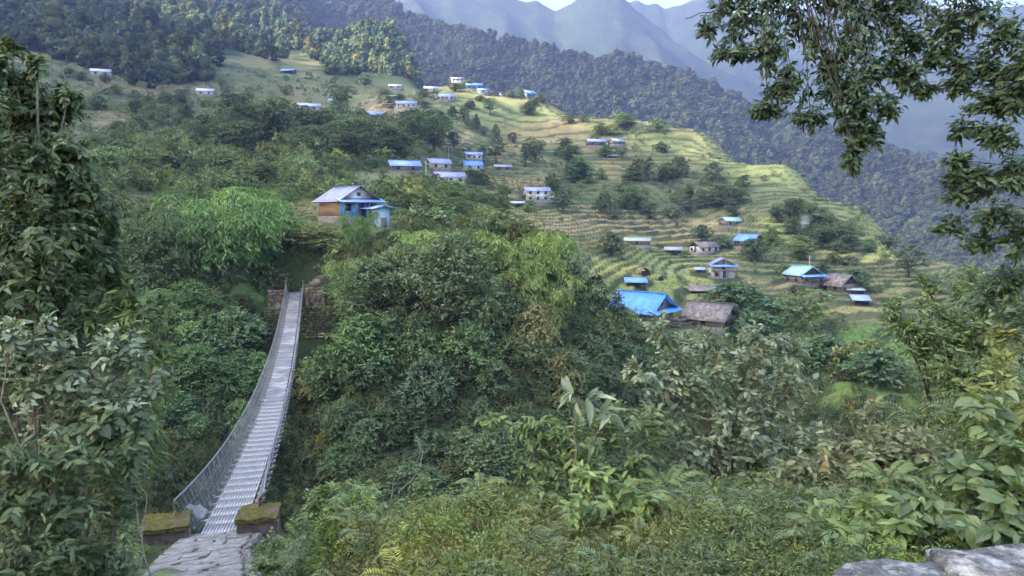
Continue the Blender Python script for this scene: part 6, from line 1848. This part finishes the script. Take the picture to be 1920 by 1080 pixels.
# -- the tree whose branches hang into view
def hanging_tree():
    base = Vector((8.6, 5.2, land1(8.6, 5.2)))
    limb = [base + Vector((0, 0, -0.2)), base + Vector((-0.1, 0.1, 2.0)), Vector((8.2, 5.6, 2.4)), Vector((7.4, 6.2, 4.0)), Vector((6.0, 6.7, 4.45)), Vector((4.6, 7.0, 4.2)), Vector((3.4, 7.2, 3.75)), Vector((2.5, 7.2, 3.1))]
    start = [tuple(p) for p in limb[2:]] + [tuple(limb[4].lerp(limb[5], .5)), tuple(limb[5].lerp(limb[6], .5)), tuple(limb[3].lerp(limb[4], .5)), (6.3, 6.3, 2.5), (6.2, 6.3, 1.2), (6.0, 6.3, 0.2)]
    cl = [(1360, 8, 40, 24, 7.3, .6), (1450, 0, 60, 26, 7.4, .8), (1560, -5, 60, 30, 7.4, .9), (1690, 0, 60, 30, 7.2, .9), (1760, 100, 30, 30, 7.0, .5), (1670, 200, 26, 22, 7.0, .4), (1930, 120, 40, 60, 6.3, .8),
          (1395, 30, 70, 40, 7.2), (1370, 95, 50, 26, 7.1, .8), (1440, 95, 50, 45, 7.1), (1330, 55, 26, 26, 7.1, .35), (1475, 160, 50, 45, 7.0), (1440, 205, 36, 24, 7.0, .7), (1520, 215, 45, 28, 7.0, .8), (1500, 40, 80, 50, 7.4, 1.1), (1545, 110, 60, 60, 7.2, 1.1),
          (1620, 30, 90, 60, 7.3, 1.4), (1630, 120, 80, 60, 7.1, 1.4), (1620, 190, 50, 50, 7.0, 1.1), (1590, 225, 45, 30, 7.0, .8), (1628, 245, 36, 36, 7.0, .8), (1597, 300, 22, 34, 6.9, .5), (1605, 265, 26, 30, 6.9, .5), (1700, 60, 70, 60, 7.2, 1.2), (1700, 140, 50, 45, 7.0), (1570, 165, 40, 40, 7.1, .8),
          (1780, 50, 60, 50, 7.0), (1830, 20, 80, 50, 6.8, 1.1), (1890, 60, 60, 60, 6.6, 1.1), (1800, 120, 40, 50, 6.9, .7), (1860, 130, 50, 40, 6.7, .8), (1740, 165, 30, 18, 6.9, .4), (1800, 160, 40, 24, 6.9, .6),
          (1850, 190, 50, 30, 6.6, .9), (1900, 170, 40, 60, 6.4), (1810, 240, 36, 26, 6.6, .6), (1870, 250, 50, 36, 6.5, .9), (1800, 300, 36, 20, 6.6, .5), (1850, 330, 45, 36, 6.5, .8), (1905, 320, 36, 60, 6.3, .9), (1800, 360, 45, 26, 6.6, .6), (1870, 400, 45, 36, 6.4, .8), (1910, 440, 30, 60, 6.3, .8), (1840, 450, 50, 26, 6.5, .6), (1890, 520, 36, 40, 6.4, .7), (1780, 420, 40, 24, 6.6, .4), (1850, 560, 50, 36, 6.5, .6), (1905, 600, 30, 50, 6.3, .7), (1790, 330, 30, 20, 6.6, .35)]
    root = plant("hanging_tree", "tree with dark glossy leaves whose branches hang in from above", "tree", base, cl, L=0.078, ratio=0.36, mat='hang', droop=0.28, up=0.5,
          twigs=28, per=11, singles=290, seed=40, stem_r=0.011, twig_mat=M_BARK_D, start=start, hang=0.22, stem_sag=-0.02, leaf_droop=0.25, leaf_from=0.1)
    mb = MB(); P = [p - base for p in limb]
    mb.tube(P, [0.26, 0.22, 0.19, 0.15, 0.11, 0.08, 0.055, 0.03], 10)
    mb.tube([P[2], Vector((6.9, 6.1, 2.6)) - base, Vector((6.2, 6.3, 1.2)) - base, Vector((6.0, 6.3, 0.2)) - base], [0.06, 0.045, 0.03, 0.015], 7)
    mb.build("trunk", M_BARK_D, root, True)
    bare = MB()
    a = at(1356, 20, 7.1) - base
    for q in ((1285, 35), (1300, 50), (1312, 30)):
        b = at(*q, 7.1) - base
        bare.tube(curve_pts(a, b, 0.02, 6, rng, 0.012), 0.004, 4)
    bare.build("bare_twigs", M_BARK_D, root)
hanging_tree()

# -- herbs and grass on the near bank
def herb_proto(name, seed, n, h, leaf, mat, ratio=0.5):
    r = np.random.default_rng(seed)
    a = r.uniform(0, 6.283, n); rad = 0.5 * np.sqrt(r.random(n)) * h
    C = np.stack([rad * np.cos(a), rad * np.sin(a), r.uniform(0.15, 1.0, n) * h * (1 - 0.6 * (rad / (0.5 * h)) ** 2)], 1)
    D = unit(np.stack([np.cos(a), np.sin(a), r.normal(0.0, 0.4, n)], 1) + rand_dirs(n, r) * 0.6)
    V, F, R = cards(C, D, unit(np.array([0, -0.2, 1.0]) + rand_dirs(n, r) * 0.5), leaf * r.uniform(0.7, 1.3, n), leaf * ratio, r.random(n), droop=0.2)
    return proto(name, mesh_np(name, V, F, mat, False, {"rnd": ('POINT', 'FLOAT', R)}))
L_HERB = leaf_mat("herb_leaves", (0.058, 0.082, 0.028), (0.165, 0.195, 0.072), 'instance', 0.5, 0.35, 0.3)
HERB = [herb_proto("herb", 400, 150, 0.28, 0.034, L_HERB), herb_proto("herb", 401, 110, 0.34, 0.048, L_HERB, 0.4), herb_proto("herb", 402, 170, 0.22, 0.027, L_HERB, 0.62), herb_proto("herb", 403, 90, 0.38, 0.062, L_HERB, 0.3)]
def fern_proto(seed):
    r = np.random.default_rng(seed); Cs, Ds, Ns, Ls = [], [], [], []
    for k in range(7):
        a = 2 * math.pi * k / 7 + r.uniform(-.3, .3); h = np.array([math.cos(a), math.sin(a), 0])
        s = np.linspace(0.12, 1, 15); l = r.uniform(0.26, 0.40)
        mid = h[None, :] * (s * l)[:, None] + np.array([0, 0, 1.0]) * (l * (0.75 * np.sin(s * 1.9) - 0.38 * s ** 2))[:, None]
        t = unit(np.gradient(mid, axis=0)); sd = np.cross(h, [0, 0, 1.0])
        for q in (-1, 1):
            Cs.append(mid); Ds.append(unit(sd * q + t * 0.4)); Ns.append(np.tile([0, 0, 1.0], (15, 1))); Ls.append(0.26 * l * np.sin(np.pi * (0.12 + 0.86 * s)) + 0.006)
    C = np.concatenate(Cs)
    V, F, R = cards(C, np.concatenate(Ds), np.concatenate(Ns), np.concatenate(Ls), 0.016, np.clip(r.normal(.6, .2, len(C)), 0, 1), fold=0.05)
    return proto("small_fern", mesh_np("small_fern", V, F, L_HERB, False, {"rnd": ('POINT', 'FLOAT', R)}))
FERNS = [fern_proto(430), fern_proto(431)]
GRASS = [tuft_proto("grass_tuft", 410 + k, 34, 0.26, 0.14, 0.008, L_HERB, 0.55) for k in range(2)]
STRAW = [tuft_proto("straw_tuft", 420 + k, 26, 0.24, 0.16, 0.007, L_CROP, 0.9) for k in range(2)]
def bank_cover():
    n = 25000
    u = rng.uniform(-0.85, 0.85, n); y = np.exp(rng.uniform(math.log(2.3), math.log(24), n)); x = u * y
    z = land(x, y); px, py = project(x, y, z)
    q, _ = path_at(x, y)
    ok = ~((q < 1.25) & (y < 21.8)) & ~((x > 0.8) & (x < 4) & (y > 1.85) & (y < 2.6)) & (y > 2.35)
    ok &= ~((np.hypot(x + 7.42, y - 20.75) < 0.95) | (np.hypot(x + 10.08, y - 20.55) < 1.0))
    ok &= ~((x > -6.8) & (x < -5.5) & (y > 19.6) & (y < 21.4))
    ok &= ~((np.abs(x + 7.3) < 0.8) & (y > 18) & (y < 20.8)) & ~((np.abs(x + 9.6) < 1.0) & (y > 18.9) & (y < 20.8))
    x, y, z, px, py = (a[ok] for a in (x, y, z, px, py)); n = len(x); print("bank", n)
    dry = np.clip(1 - ((px - 1010) / 330) ** 2 - ((py - 1035) / 90) ** 2, 0, 1) * (y < 8) + 0.5 * fbm(x * 1.1, y * 1.1, 99, 3)
    idx = np.where(rng.random(n) < np.clip(dry * 0.6, 0, 0.5), rng.integers(6, 8, n), np.where(rng.random(n) < 0.25, rng.integers(4, 6, n), rng.integers(0, 4, n)))
    idx = np.where((idx < 4) & (rng.random(n) < 0.08), rng.integers(8, 10, n), idx)
    t = tints(n, 0.7, 1.35, 0.16)
    lush = smooth(0.1, 0.5, fbm(x / 1.3, y / 1.3, 98, 3))[:, None]
    t = t * (1 + lush * np.array([0.35, 0.55, 0.1]))
    warm = np.clip(dry, 0, 1)[:, None]
    t = t * (1 + warm * np.array([0.30, 0.15, 0.0]))
    straw = (idx >= 6) & (idx < 8)
    t[straw] = np.array([0.26, 0.19, 0.10]) * rng.uniform(0.6, 1.4, (int(straw.sum()), 1))
    s = sizes(n, 0.55, 1.25) * (0.55 + 0.9 * smooth(3, 12, y))[:, None]
    s[(y > 15) & (np.abs(x + 9.4) < 2.0)] *= 0.45
    # low plants where the stone wall and the open bank must stay visible
    scatter("bank_herbs", "low herbs, grass and dry stalks covering the near bank", np.stack([x, y, z - 0.02], 1), spin(n, 0.15), s, idx, t, HERB + GRASS + STRAW + FERNS)
bank_cover()
# ------------------------------------------------------------------ the air of the valley
hz = MB().box((0, 1500, 220), (8000, 4600, 1440))
hm = bpy.data.materials.new("valley_air")
hm.use_nodes = True
hn = hm.node_tree
hn.nodes.remove(hn.nodes["Principled BSDF"])
pv = hn.nodes.new("ShaderNodeVolumePrincipled")
pv.inputs["Color"].default_value = (0.135, 0.178, 0.335, 1)
pv.inputs["Density"].default_value = 0.00052
pv.inputs["Anisotropy"].default_value = 0.25
hn.links.new(pv.outputs[0], hn.nodes["Material Output"].inputs["Volume"])
tag(hz.build("haze", hm), "thin blue haze filling the valley", None, kind="stuff")
